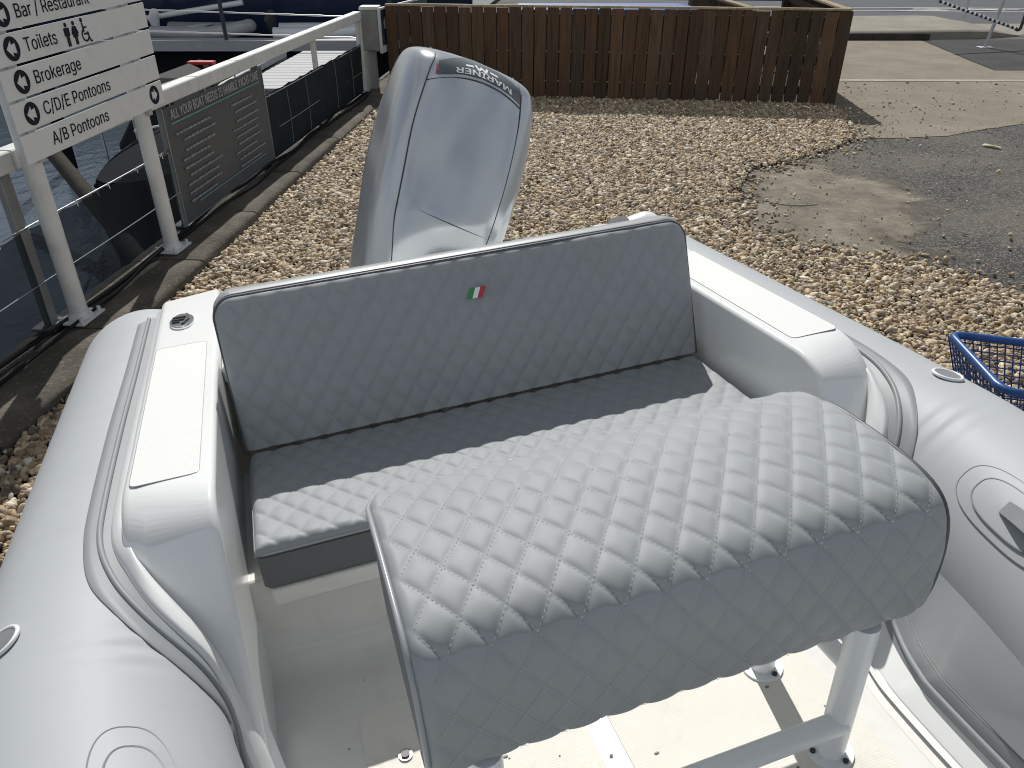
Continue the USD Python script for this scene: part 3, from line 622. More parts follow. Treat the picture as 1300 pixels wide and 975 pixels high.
# ================================================================ HARBOUR BEYOND THE RAILING
pier = thing("pontoon_walkway", "grey decked pontoon walkway with navy rail posts across the dark basin", "pontoon")
obj("deck_boards", cbox((-8.2, 18.55, -0.55), (14.0, 1.0, 0.05), 0.01), M["pontoon"], pier)
obj("edge_beam", cbox((-8.2, 18.03, -0.56), (14.0, 0.06, 0.22), 0.01), M["pontoon"], pier)
obj("float", cbox((-8.2, 18.6, -0.95), (14.0, 0.9, 0.65), 0.02), M["pontoon_side"], pier)
for x in (-12.5, -9.3, -6.2, -2.6):
    obj("rail_post", tube([(x, 18.15, -0.6), (x, 18.12, 0.6)], 0.045, 8), M["dark_steel"], pier)
for zz_, za in ((0.14, -0.0), (-0.28, -0.41)):
    obj("rail_wire", tube([(-13.5, 18.15, zz_ + 0.16), (-8.0, 18.15, zz_), (-1.5, 18.15, za - 0.06)], 0.018, 6), M["wire"], pier, smooth=60)
obj("rail_wire", tube([(-13.5, 18.15, 0.6), (-1.5, 18.15, 0.52)], 0.03, 6), M["dark_steel"], pier)
fing = thing("finger_pontoon", "short grey planked finger pontoon seen under the handrail", "pontoon")
for i in range(14):
    obj("plank", cbox((-4.05 + 0.012 * i, 13.4 + i * 0.30, -0.60), (1.0, 0.285, 0.04), 0.006), M["pontoon"], fing)
obj("edge_beam", cbox((-4.78, 15.0, -0.60), (0.06, 4.3, 0.12), 0.01, np.array([[1, 0.04, 0], [-0.04, 1, 0], [0, 0, 1.0]])), M["boat_white"], fing)
obj("float", cbox((-4.25, 15.0, -0.95), (0.85, 4.1, 0.6), 0.02), M["pontoon_side"], fing)

def yacht(name, label, loc, rz, L, W, Hh, hull, stripe, low=False):
    c, s = math.cos(rz), math.sin(rz)
    y_ = thing(name, label, "boat", mat4(np.array([[c, -s, 0], [s, c, 0], [0, 0, 1.0]]), loc), "boats moored in the basin")
    rings = []
    for q in np.linspace(0, 1, 18):
        w = W / 2 * (1 - 0.9 * max(0, (q - 0.45) / 0.55) ** 2.2); top = Hh * (1 + 0.25 * q ** 2); x = -L / 2 + L * q
        rings.append(np.array([(x - 0.2 * (q > 0.95), w, top), (x, w * 0.98, top * 0.55), (x - 0.1 * q, w * 0.8, 0.0), (x - 0.2 * q, w * 0.3, -0.35), (x - 0.2 * q, -w * 0.3, -0.35), (x - 0.1 * q, -w * 0.8, 0.0), (x, -w * 0.98, top * 0.55), (x - 0.2 * (q > 0.95), -w, top)]))
    obj("hull", loft(rings), hull, y_, smooth=35)
    dk = [r[[0, 7]] + [0, 0, 0.015] for r in rings]
    obj("deck", loft([np.array([d[0] * [1, 0.96, 1], d[1] * [1, 0.96, 1]]) for d in dk], closed=False, caps=False), stripe if low else M["boat_white"], y_)
    for sg in (-1, 1):
        obj("stripe", tube([r[0] * [1, sg * 1.0, 1] + [0, sg * 0.012, -0.10 * Hh] for r in rings[:-1]], 0.022, 6), stripe, y_, smooth=60)
    if not low:
        cb = hull_spheres([(x, yy, zz2, 0.1) for x in (-0.22 * L, 0.12 * L) for yy in (-0.33 * W, 0.33 * W) for zz2 in (Hh + 0.1,)] + [(x, yy, Hh + 0.75, 0.1) for x in (-0.2 * L, 0.02 * L) for yy in (-0.27 * W, 0.27 * W)])
        obj("cabin", cb, stripe if low else M["boat_white"], y_, smooth=35)
        for sg in (-1, 1):
            for q in (-0.15, -0.04, 0.06):
                obj("window", frame_map(extrude(sbox(-0.045 * L, 0, 0.045 * L, 0.3), 0.02), (q * L, sg * 0.345 * W + sg * 0.06, Hh + 0.28), (1, 0, 0), (0, -0.1 * sg, 1), (0, sg, 0)), M["glass_dark"], y_)
    for sg in (-1, 1):
        obj("guard_rail", cat([tube([r[0] * [1, sg * 0.95, 1] + [0, 0, 0.5] for r in rings[2:-1]], 0.016, 6)] + [tube([r[0] * [1, sg * 0.95, 1], r[0] * [1, sg * 0.95, 1] + [0, 0, 0.5]], 0.013, 6) for r in rings[2:-1:3]]), M["wire"], y_)
    return y_
yacht("moored_yacht", "navy hulled yacht lying behind the pontoon walkway, left of the handrail end", (-7.5, 22.2, -1.25), 0.06, 13.0, 3.6, 2.5, M["navy"], M["boat_white"])
yacht("moored_yacht", "second dark hulled yacht further across the basin", (-17.0, 27.5, -1.25), 0.2, 12.0, 3.6, 2.6, M["navy"], M["boat_white"])
yacht("moored_motorboat", "low dark motorboat lying close under the quay behind the sign", (-3.75, 10.6, -1.25), 4.63, 6.4, 1.9, 0.62, M["pontoon_side"], M["pontoon_side"], True)
for nm, lab, loc, rz, L in (("tender", "small white tender tied behind the pontoon rail, nearest the gate pillar", (-4.3, 19.75, -0.72), 0.1, 2.4), ("tender", "grey tender with folded seat behind the pontoon rail, left of the white one", (-7.2, 19.75, -0.72), -0.12, 2.2)):
    c_, s_ = math.cos(rz), math.sin(rz)
    td = thing(nm, lab, "dinghy", mat4(np.array([[c_, -s_, 0], [s_, c_, 0], [0, 0, 1.0]]), loc))
    path = spline([(-L / 2, -.42, .25), (.1, -.45, .25), (L / 2 - .35, -.34, .3), (L / 2, 0, .38), (L / 2 - .35, .34, .3), (.1, .45, .25), (-L / 2, .42, .25)], 40)
    obj("tube", tube(path, .15, 12), M["boat_white"] if loc[0] > -5 else M["pontoon"], td, smooth=60)
    obj("floor", cbox((0, 0, .16), (L - .5, .62, .05), .01), M["dark_steel"], td)
    obj("thwart", cbox((-.1, 0, .38), (.24, .8, .04), .008), M["boat_white"], td)
    obj("outboard", hull_spheres([(-L / 2 - .08, 0, .62, .11), (-L / 2 - .16, 0, .50, .10), (-L / 2 - .1, 0, .2, .05)]), M["black"] if loc[0] > -5 else M["boat_white"], td, smooth=40)
spb = thing("yacht_boom", "pale grey boom resting aslant behind the pontoon rail near the sign", "boom")
obj("boom", tube([(-8.9, 19.9, -0.25), (-6.3, 20.0, 0.12)], .06, 12), M["boat_white"], spb, smooth=60)
cov = thing("boat_cover", "black cover over the motorboat cockpit just above the handrail", "cover", mat4(np.eye(3), (-5.25, 12.9, -0.62)))
obj("cover_cloth", hull_spheres([(-0.5, -1.2, -0.5, 0.12), (0.6, -1.2, -0.5, 0.12), (-0.5, 1.0, -0.5, 0.12), (0.6, 1.0, -0.5, 0.12), (-.1, -0.7, 0.30, 0.1), (.1, 0.7, 0.33, 0.1), (.3, -.2, .2, .1)]), M["rope"], cov, smooth=40)
obj("red_flag", cbox((0.22, 0.45, 0.42), (0.42, 0.18, 0.05), 0.01), M["red"], cov)
brace = thing("mooring_spar", "weathered brown spar sloping down into the water behind the netting", "spar")
obj("spar", tube([(-5.6, 9.2, -0.25), (-2.75, 6.05, -1.35)], 0.085, 10), M["spar"], brace, smooth=60)
pile = thing("mooring_pile", "thin black mooring pile standing in the bright water", "pile")
obj("pile", tube([(-6.3, 11.0, -2.0), (-6.3, 11.0, 0.9)], 0.09, 10), M["pontoon_side"], pile, smooth=60)

# ================================================================ BARRIER AND ROADSIDE
bar = thing("striped_barrier", "black and white striped barrier pole on grey posts by the road", "barrier")
for a, b in (((8.72, 16.35, 0.13), (8.74, 16.35, 1.1)), ((7.675, 13.5, 0.0), (7.80, 13.5, 1.15))):
    obj("post", tube([a, b], 0.028, 10), M["steel"], bar, smooth=60)
obj("base_plate", cbox((7.675, 13.5, 0.012), (0.2, 0.16, 0.016), 0.003), M["steel"], bar)
pa, pb = np.array([6.70, 13.42, 0.69]), np.array([8.02, 13.42, 0.30])
L_ = np.linalg.norm(pb - pa); nn = 34
for i in range(nn):
    a, b = pa + (pb - pa) * i / nn, pa + (pb - pa) * (i + 1) / nn
    obj("stripe", tube([a, b], 0.021, 8), M["white"] if i % 2 else M["black"], bar, smooth=60)
obj("end_hook", tube(spline([pb, pb + [0.06, 0, -0.02], pb + [0.09, 0, 0.05], pb + [0.10, 0, 0.5], pb + [0.12, 0, 0.9]], 20), 0.024, 8), M["dark_steel"], bar, smooth=60)
deb = thing("flattened_wrapper", "pale crumpled litter lying flat on the dark tarmac", "litter")
v = [(4.33, 7.20, 0.012), (4.37, 7.24, 0.02), (4.46, 7.13, 0.018), (4.45, 7.08, 0.012), (4.39, 7.13, 0.026)]
obj("wrapper", trimesh.convex.convex_hull(np.array(v)), M["yellow"], deb)
tw = [(1.86, 5.60, 0.009), (1.98, 5.50, 0.0095), (2.1, 5.47, 0.009), (2.24, 5.50, 0.009)]
tag(obj("twig", tube(spline(tw, 16), [0.0042] * 16, 6), M["joint_pale"], smooth=60), "bent pale twig lying on the concrete patch", "twig")

# ================================================================ BLUE TROLLEY
tro = thing("blue_trolley", "blue wire mesh marina trolley parked on the gravel beside the boat", "trolley")
rimz = 0.50
c0, c1, c2, c3 = np.array([1.60, 2.50]), np.array([2.52, 2.22]), np.array([2.44, 1.87]), np.array([1.58, 2.10])
def rounded(P, r, n=6):
    out = []
    for i in range(len(P)):
        p, a, b = P[i], P[i - 1], P[(i + 1) % len(P)]
        da, db = (a - p) / np.linalg.norm(a - p), (b - p) / np.linalg.norm(b - p)
        for t in np.linspace(0, 1, n): out.append((p + da * r) * (1 - t) ** 2 + p * 2 * t * (1 - t) + (p + db * r) * t ** 2)
    return np.array(out)
cs = [c0, c1, c2, c3]; cen = sum(cs) / 4
top = rounded(cs, 0.05); bot = rounded([cen + (q - cen) * 0.80 for q in cs], 0.05)
obj("rim", tube(np.column_stack([top, np.full(len(top), rimz)]), 0.0145, 10, closed=True), M["blue_paint"], tro, smooth=60)
obj("lower_rim", tube(np.column_stack([bot, np.full(len(bot), 0.22)]), 0.011, 8, closed=True), M["blue_paint"], tro, smooth=60)
for i in range(4):
    a, b = cs[i], cs[(i + 1) % 4]; L = np.linalg.norm(b - a); wires = []
    fa, fb = cen + (a - cen) * 0.80, cen + (b - cen) * 0.80
    n = int(L / 0.026)
    for k in range(n + 1):
        t = k / n; q0, q1 = a + (b - a) * t, fa + (fb - fa) * t
        wires.append(tube([(*q0, rimz - 0.01), (*q1, 0.22)], 0.0029, 4, caps=False))
    for zz_ in np.arange(0.24, rimz - 0.01, 0.026):
        t = (rimz - zz_) / (rimz - 0.22); wires.append(tube([(*(a + (fa - a) * t), zz_), (*(b + (fb - b) * t), zz_)], 0.0029, 4, caps=False))
    obj("wire_panel", cat(wires), M["blue_paint"], tro)
fl = []
fc = [cen + (q - cen) * 0.80 for q in cs]
for k in range(25):
    t = k / 24; fl.append(tube([(*(fc[0] + (fc[1] - fc[0]) * t), 0.22), (*(fc[3] + (fc[2] - fc[3]) * t), 0.22)], 0.0029, 4, caps=False))
for k in range(14):
    t = k / 13; fl.append(tube([(*(fc[0] + (fc[3] - fc[0]) * t), 0.222), (*(fc[1] + (fc[2] - fc[1]) * t), 0.222)], 0.0029, 4, caps=False))
obj("wire_floor", cat(fl), M["blue_paint"], tro)
obj("leg", tube([(1.66, 2.40, 0.24), (1.64, 2.36, 0.12), (1.60, 2.30, 0.03)], 0.014, 8), M["blue_paint"], tro, smooth=60)
obj("leg", tube([(1.64, 2.08, 0.24), (1.62, 2.06, 0.12), (1.60, 2.05, 0.03)], 0.014, 8), M["blue_paint"], tro, smooth=60)
for q in ((2.08, 2.42), (1.98, 1.80)):
    wh = trimesh.creation.torus(0.115, 0.032, major_sections=28, minor_sections=12)
    R = np.eye(4); dd = np.array([0.28, 0.96, 0]) ; R[:3, :3] = np.column_stack([[0, 0, 1.0], np.cross(dd, [0, 0, 1.0]), dd]); wh.apply_transform(R); wh.apply_translation((q[0], q[1], 0.15))
    w = obj("wheel", wh, M["tyre"], tro, smooth=60)
    hb = trimesh.creation.cylinder(0.085, 0.03, sections=20); hb.apply_transform(R); hb.apply_translation((q[0], q[1], 0.15)); obj("rim_disc", hb, M["blue_paint"], w)
obj("axle", tube([(2.08, 2.42, 0.15), (1.98, 1.80, 0.15)], 0.012, 8), M["steel"], tro)
obj("push_handle", tube(spline([(2.50, 2.20, 0.5), (2.85, 2.08, 0.72), (3.0, 1.85, 0.8), (2.76, 1.68, 0.72), (2.40, 1.82, 0.5)], 30), 0.0145, 8), M["blue_paint"], tro, smooth=60)

# ================================================================ INFLATABLE BOAT
RT, ZC = 0.203, -0.12
def tube_x(y):
    y = np.asarray(y, float); d = -0.6 - y
    return 0.86 - 0.22 * (d + np.sqrt(d * d + 0.02)) / 2
def tube_r(y):
    y = np.asarray(y, float); t = np.clip((y - 0.82) / 0.26, 0, 1)
    return RT * np.sqrt(np.maximum(1 - t * t, 1e-4))
def TS(s, y, deg, off=0.0):
    """a point on the tube skin: deg runs from the crown (0) to the inboard side (90)"""
    a = math.radians(deg); r = float(tube_r(y)) + off
    return np.array([s * (float(tube_x(y)) - r * math.sin(a)), y, ZC + r * math.cos(a)])
boat = thing("inflatable_boat", "white and pale grey rigid inflatable boat with moulded cockpit, filling the foreground", "boat", boat_frame())
ys = np.r_[np.linspace(-2.2, -0.8, 28), np.linspace(-0.79, -0.42, 90), np.linspace(-0.40, 0.82, 26), 0.82 + 0.26 * np.sin(np.linspace(0.1, PI / 2, 12))]
CURVES = {}
for s in (-1, 1):
    rings = []
    for y in ys:
        a = np.arange(72) * 2 * PI / 72; r = float(tube_r(y))
        ring = np.column_stack([s * float(tube_x(y)) + r * np.cos(a), np.full(72, y), ZC + r * np.sin(a)])
        # soft handling creases in the fabric near the cockpit corner
        w = 0.0020 * math.exp(-((y + 0.60) / 0.045) ** 2) * np.sin((y + 0.60) * 150 + 4 * a)
        ring[:, 2] += w * np.exp(-((a - PI / 2 - s * 0.5) / 0.28) ** 2)
        ring += 0.0012 * (meshkit.fbm(ring * 7.0, 2, 3)[:, None] - 0.5)
        rings.append(ring)
    tb_ = obj("buoyancy_tube", loft(rings), M["tube"], boat, smooth=60)
    up = lambda y, d: TS(s, y, d, 0.0)
    m_ = lambda x, y, z: np.array([s * x, y, z])
    outer = [up(.74, 4), up(.40, 4), up(.10, 3.2), up(-.20, 4), up(-.34, 6), up(-.45, 12), up(-.525, 24), up(-.59, 40), up(-.635, 62), up(-.645, 86), m_(.645, -.66, -.18), m_(.625, -.71, -.225), m_(.591, -.78, -.25), m_(.556, -.866, -.252), m_(.544, -.97, -.252), m_(.53, -1.45, -.255), m_(.50, -2.1, -.255)]
    inner = [up(.80, 16.5), up(.40, 16.5), up(.10, 16), up(-.20, 16), up(-.34, 18), up(-.43, 27), up(-.50, 38), up(-.545, 52), up(-.572, 72), m_(.641, -.605, -.14), m_(.629, -.642, -.205), m_(.612, -.678, -.26), m_(.588, -.722, -.294), m_(.55, -.826, -.30), m_(.536, -.94, -.30), m_(.522, -1.45, -.30), m_(.49, -2.1, -.30)]
    bcur = [m_(.755, .80, .10), m_(.755, .40, .10), m_(.755, .10, .10), m_(.756, -.20, .10), m_(.757, -.30, .10), m_(.748, -.385, .092), m_(.733, -.415, .066), m_(.712, -.442, .03), m_(.680, -.477, -.022), m_(.638, -.535, -.112), m_(.606, -.594, -.20), m_(.585, -.652, -.29), m_(.55, -.71, -.328), m_(.515, -.785, -.333), m_(.50, -.93, -.333), m_(.49, -1.45, -.333), m_(.455, -2.1, -.333)]
    n = 150
    Oc, Ic, Bc = spline(outer, n), spline(inner, n), spline(bcur, n)
    CURVES[s] = (Oc, Ic, Bc)
    def push(P, d):
        """lift points off the tube skin"""
        out = P.copy()
        for i, p in enumerate(P):
            c = np.array([s * float(tube_x(p[1])), p[1], ZC]); v = p - c; v[1] = 0; L = np.linalg.norm(v)
            k = max(L, float(tube_r(p[1]))) + d; out[i] = c + v / L * k
        return out
    mid = (Oc + Ic) / 2
    band = [push(Oc, -0.004), push(Oc, 0.003), push(Oc * .75 + Ic * .25, 0.0035), push(mid, 0.0035), push(Oc * .25 + Ic * .75, 0.0035), push(Ic, 0.003), push(Ic, -0.004)]
    obj("reinforcement_band", loft(band, closed=False, caps=False), M["tube_band"], boat, smooth=40)
    low_o = Oc[Oc[:, 1] < -0.64]
    sk = np.array([TS(s, p[1], 86, -0.002) for p in low_o])
    obj("tube_skirt", loft([low_o, low_o * .66 + sk * .34 - [s * .004, 0, 0], low_o * .33 + sk * .67 - [s * .005, 0, 0], sk], closed=False, caps=False), M["tube"], boat, smooth=True)
    obj("welt_cord", tube(push(Oc * .42 + Ic * .58, 0.005), 0.0055, 8), M["tube_band"], boat, smooth=60)
    obj("band_edge", tube(push(Oc, 0.0012), 0.0016, 6), M["rub"], boat, smooth=60)
    # moulded flange between the tube and the cockpit
    I2 = push(Ic, 0.001); up1 = push(Ic, 0.012)
    up2 = push(Ic, 0.006)
    nrm_ = up1 - I2; nrm_ /= np.linalg.norm(nrm_, axis=1, keepdims=True)
    fl_ = [I2] + [up2 * (1 - t) + Bc * t + nrm_ * (0.013 * math.sin(PI * min(1, t * 1.15 + .05)) ** .7 if t < .8 else 0.0) for t in (.02, .1, .22, .36, .5, .64, .76)] + [up2 * .12 + Bc * .88 - nrm_ * .002, Bc, Bc + np.array([-s * 0.012, 0.006, 0.004])]
    obj("moulded_flange", loft(fl_, closed=False, caps=False), M["gelcoat"], boat, smooth=True)
    # outboard rubbing strake
    strake = []
    for y in np.linspace(-2.1, 0.62, 50):
        ring = []
        for deg, off in ((-78, 0.0), (-80, 0.011), (-90, 0.016), (-100, 0.016), (-112, 0.011), (-114, 0.0)):
            ring.append(TS(s, y, deg, off))
        strake.append(ring)
    obj("rubbing_strake", loft(strake), M["rub"], boat, smooth=40)
    # raised side locker (coaming)
    prof_in = spline([(-.300, .138), (-.345, .1375), (-.385, .128), (-.415, .108), (-.436, .076), (-.452, .04)], 26)
    prof_out = spline([(-.240, .126), (-.300, .124), (-.345, .108), (-.378, .080), (-.400, .045), (-.412, .0)], 26)
    co = hull_spheres([(s * .613, p[0], p[1], .012) for p in prof_in] + [(s * .742, p[0], p[1], .023) for p in prof_out] + [(s * .718, p[0] - .018, p[1], .020) for p in prof_out]
                      + [(s * .614, .74, .138, .012), (s * .743, .70, .128, .022), (s * .612, -.682, -.34, .012), (s * .64, -.62, -.34, .012), (s * .625, .74, -.34, .012), (s * .735, .74, -.34, .022)], 3, .018)
    obj("side_coaming", co, M["gelcoat"], boat, smooth=60)
    pd = sbox(.640, -.285, .736, .33).buffer(.012)
    pm = affinity.scale(pd, s, 1, origin=(0, 0))
    obj("nonslip_pad", extrude(pm, 0.0016, 0.1495), M["nonslip"] if False else None, boat)
    ln = np.array(pm.exterior.coords)[:-1]
    obj("pad_outline", tube(resample(np.column_stack([np.r_[ln[:, 0], ln[0, 0]], np.r_[ln[:, 1], ln[0, 1]], np.full(len(ln) + 1, 0.1508)]), 160), 0.0008, 5), M["piping_grey"], boat)
    # inflation valve and handle patch on the tube
    vy, vdeg = (-0.475, -12) if s > 0 else (-0.53, -22)
    c = TS(s, vy, vdeg, 0.001); nrm = (c - np.array([s * float(tube_x(vy)), vy, ZC])); nrm /= np.linalg.norm(nrm)
    t1 = np.array([0, 1.0, 0]); t2 = np.cross(nrm, t1)
    ringp = [c + t1 * 0.029 * math.cos(a) + t2 * 0.029 * math.sin(a) + nrm * 0.002 for a in np.arange(28) * 2 * PI / 28]
    vb = obj("valve_ring", tube(ringp, 0.0036, 8, closed=True), M["gelcoat"], boat, smooth=60)
    obj("valve_cap", cat(frame_map(extrude(Point(0, 0).buffer(0.027, 16), 0.003), c, t1, t2, nrm)), M["rub"], vb)
    py, pdeg = (-0.85, -39.0) if s > 0 else (-0.885, -27.0)
    def patch_pts(P2, off):
        out = []
        for (q, d) in P2: out.append(TS(s, py + q, -pdeg + math.degrees(d / RT), off))
        return np.array(out)
    def stadium(L, W, n=48):
        a = np.arange(n) * 2 * PI / n
        return np.column_stack([L * np.sign(np.cos(a)) * np.abs(np.cos(a)) ** 0.75, W * np.sign(np.sin(a)) * np.abs(np.sin(a)) ** 0.75])
    st = stadium(0.125, 0.055)
    rr = [patch_pts(st * k, o) for k, o in ((1.0, -0.002), (1.0, 0.0022), (0.72, 0.003), (0.70, 0.006), (0.4, 0.007), (0.02, 0.0075))]
    hp = obj("handle_patch", loft(rr, caps=False), M["tube"], boat, smooth=40)
    obj("patch_edge", cat(tube(patch_pts(st, 0.002), 0.0012, 5, closed=True), tube(patch_pts(st * 0.70, 0.0055), 0.0018, 5, closed=True)), M["tube_band"], hp, smooth=60)
    hz = np.linspace(-0.11, 0.018, 16)
    hr = []
    for q in hz:
        lift = 0.008 + 0.020 * math.sin(PI * (q + 0.11) / 0.128)
        hr.append(np.array([TS(s, py + q, -pdeg + math.degrees(dd / RT), lift + e) for dd, e in ((-0.013, 0), (-0.012, 0.003), (0.012, 0.003), (0.013, 0))]))
    obj("grab_handle", loft(hr), M["rub"] if s > 0 else M["tube"], hp, smooth=40)
for p in stage.GetPrimAtPath(boat.GetPath()).GetChildren():
    if p.GetName().startswith("nonslip_pad"):
        UsdShade.MaterialBindingAPI.Apply(p).Bind(material("nonslip_pad_dots", {"tc": ("texture_coordinate", {}), "v": ("voronoi_texture", {"scale": 260.0, "randomness": 0.0}), "b": ("bump", {"strength": 0.55, "distance": 0.0012, "invert": True}),
            "p": ("principled_bsdf", {"base_color": (0.66, 0.665, 0.65), "roughness": 0.6})}, [("tc.object", "v.vector"), ("v.distance", "b.height"), ("b.normal", "p.normal")]) if not stage.GetPrimAtPath("/World/Looks/nonslip_pad_dots") else UsdShade.Material.Get(stage, "/World/Looks/nonslip_pad_dots"))
# bow tube closing the ring ahead of the camera's position
bow = [(-.70, -2.15, -.12), (-.66, -2.5, -.11), (-.5, -2.95, -.07), (-.22, -3.3, -.03), (0, -3.38, -.02), (.22, -3.3, -.03), (.5, -2.95, -.07), (.66, -2.5, -.11), (.70, -2.15, -.12)]
obj("bow_tube", tube(spline(bow, 60), RT, 40), M["tube"], boat, smooth=60)
# deck with raised non-slip panels
Bc = CURVES[1][2]
ed = [(float(b[0]) + 0.01, float(b[1])) for b in Bc if b[1] < -0.47]
deckp = Polygon([(0.66, -0.05)] + [(0.66, -0.44)] + ed + [(-x, y) for x, y in ed[::-1]] + [(-0.66, -0.44), (-0.66, -0.05)])
obj("deck", sheet(deckp.buffer(0), -0.34), M["deck"], boat)
for s in (-1, 1):
    Bc = CURVES[s][2]; low = Bc[Bc[:, 1] < -0.645]
    rings = [low, low + [-s * .004, 0, -.003], low + [-s * .012, 0, -.0055], low * [1, 1, 0] + [-s * .03, 0, -.3395]]
    obj("deck_fillet", loft(rings, closed=False, caps=False), M["deck"], boat, smooth=60)
for (x0, x1, y0, y1) in ((-.42, -.05, -2.0, -1.10), (-.45, -.05, -1.06, -.50), (-.005, .42, -1.06, -.50), (-.005, .40, -2.0, -1.10)):
    obj("nonslip_panel", extrude(sbox(x0, y0, x1, y1).buffer(-.02).buffer(.02), 0.0025, -0.3405), M["nonslip"], boat)
rnd = random.Random(5)
specks = []
for _ in range(70):
    x, y = rnd.uniform(-.48, .48), rnd.uniform(-1.0, -.37); r = rnd.uniform(.0012, .0035)
    q = trimesh.creation.icosphere(subdivisions=1, radius=r); q.apply_scale([rnd.uniform(.6, 2), 1, .4]); q.apply_translation((x, y, -.337)); specks.append(q)
obj("dirt_specks", cat(specks), M["rub"], boat, kind="stuff")
# seat locker, backrest shell, aft deck, transom and hull
obj("seat_locker", hull_spheres([(sx * .615, yy, zz_, .012) for sx in (-1, 1) for yy in (-.30, .10) for zz_ in (-.125,)] + [(sx * .615, yy, -.34, .012) for sx in (-1, 1) for yy in (-.325, .10)], 2, .04), M["deck"], boat, smooth=30)
fil = [(-.318, -.27), (-.336, -.285)] + [(-.337 - .045 * (1 - math.cos(a)), -.2945 - .045 * math.sin(a)) for a in np.linspace(0, PI / 2, 9)] + [(-.40, -.3398)]
obj("deck_cove", loft([np.array([(x, p[0], p[1]) for x in np.linspace(-.625, .625, 12)]) for p in fil], closed=False, caps=False), M["deck"], boat, smooth=True)
obj("locker_lid", hull_spheres([(sx * .552, yy, zz_, .008) for sx in (-1, 1) for yy in (-.345, -.30) for zz_ in (-.146, -.118)]), M["deck"], boat, smooth=30)
obj("backrest_shell", hull_spheres([(sx * .552, yy, zz_, .022) for sx in (-1, 1) for yy, zz_ in ((.165, .286), (.212, .280), (.080, 0.0), (.235, -.1))], 3), M["gelcoat"], boat, smooth=30)
obj("aft_deck", cbox((0, .48, .10), (1.20, .54, .06), .015), M["gelcoat"], boat)
obj("transom", cbox((0, .765, -.22), (1.36, .07, .68), .015), M["gelcoat"], boat)
lump = obj("filler_moulding", hull_spheres([(.44, .25, .255, .045), (.545, .25, .27, .05), (.43, .42, .16, .05), (.56, .45, .16, .05), (.44, .22, .10, .04), (.55, .22, .10, .04)], 3), M["gelcoat"], boat, smooth=30)
ov = frame_map(extrude(affinity.scale(Point(0, 0).buffer(.03, 16), 1.25, 0.9), .006), (.455, .232, .299), (0.95, 0.1, 0.2), (0, 0.8, 0.5), (-0.2, -0.45, 0.87))
obj("filler_cap", ov, M["rub"], lump, smooth=30)
hull = []
for y in np.linspace(.80, -3.1, 26):
    k = max(0.02, 1 - max(0, (-y - 1.2) / 1.95) ** 2.2); zb = -.82 + .28 * max(0, (-y - 1.6) / 1.5) ** 2 + 0.02
    w = .70 * k
    hull.append([(-w, y, -.22), (-w * .96, y, -.40), (-w * .82, y, -.56), (0, y, zb), (w * .82, y, -.56), (w * .96, y, -.40), (w, y, -.22)])
obj("hull", loft([np.array(h) for h in hull], closed=False, caps=False), M["gelcoat"], boat, smooth=30)
# oval chrome badge on the left coaming
el = affinity.scale(Point(0, 0).buffer(1, 24), .031, .052)
badge = obj("badge", frame_map(cat(extrude(el, .006), extrude(el.buffer(-.004), .009)), (-.695, .505, .150), (1, 0, 0), (0, 1, 0), (0, 0, 1.0)), M["chrome"], boat, smooth=30)
inn = el.buffer(-.006)
marks = shapely.union_all([sbox(-.03, .017, .012, .021), sbox(-.03, -.001, .010, .003), sbox(-.030, -.016, -.004, -.013), Polygon([(.010, .05), (.016, .05), (.020, .0), (.006, -.034), (.001, -.032), (.012, 0)])]).intersection(inn)
obj("badge_relief", frame_map(extrude(marks, .0035), (-.695, .505, .1585), (1, 0, 0), (0, 1, 0), (0, 0, 1.0)), M["black"], badge)

# ================================================================ QUILTED CUSHIONS
def puff(x, t, w=0.057, l=0.080, amp=0.0065):
    p, q = x / w + t / l, x / w - t / l
    f, g = np.abs(np.sin(PI * p)), np.abs(np.sin(PI * q))
    k = lambda a: 1 - np.exp(-(a / .36) ** 1.25)
    return amp * k(f) * k(g) * (0.82 + 0.18 * f * g)
def stitches(P, x0, x1, t0, t1, ok, w=0.057, l=0.080, pitch=0.0075, seg=0.0048, r=0.00055, lift=0.0):
    """short thread stitches along the quilting lines; P(x, t) -> (point, normal)"""
    out = []
    for sg in (1, -1):
        d = np.array([w, -sg * l]); d = d / np.linalg.norm(d)
        for k in range(-60, 60):
            # line x / w + sg t / l = k
            base = np.array([k * w, 0.0])
            for u in np.arange(-1.6, 1.6, pitch):
                a = base + d * u
                if not (x0 < a[0] < x1 and t0 < a[1] < t1 and ok(a[0], a[1])): continue
                b = a + d * seg
                pa_, na = P(a[0], a[1]); pb_, nb = P(b[0], b[1])
                e = pb_ - pa_; e = e / (np.linalg.norm(e) + 1e-9); sd_ = np.cross(na, e) * r
                A0, A1 = pa_ + na * lift, pb_ + nb * lift; Mx = (A0 + A1) / 2 + na * r * 1.6
                out.append((A0, Mx + sd_, A1, Mx - sd_, (A0 + A1) / 2 + na * r * 2.2))
    V, F = [], []
    for (A0, m1, A1, m2, tp) in out:
        b = len(V); V += [A0, m1, A1, m2, tp]; F += [(b, b + 1, b + 4), (b + 1, b + 2, b + 4), (b + 2, b + 3, b + 4), (b + 3, b, b + 4)]
    return trimesh.Trimesh(np.array(V), np.array(F), process=False)

# ---- rear bench
bench = thing("bench_seat", "grey diamond quilted bench seat and backrest across the stern, shaded by its own back", "bench", boat_frame())
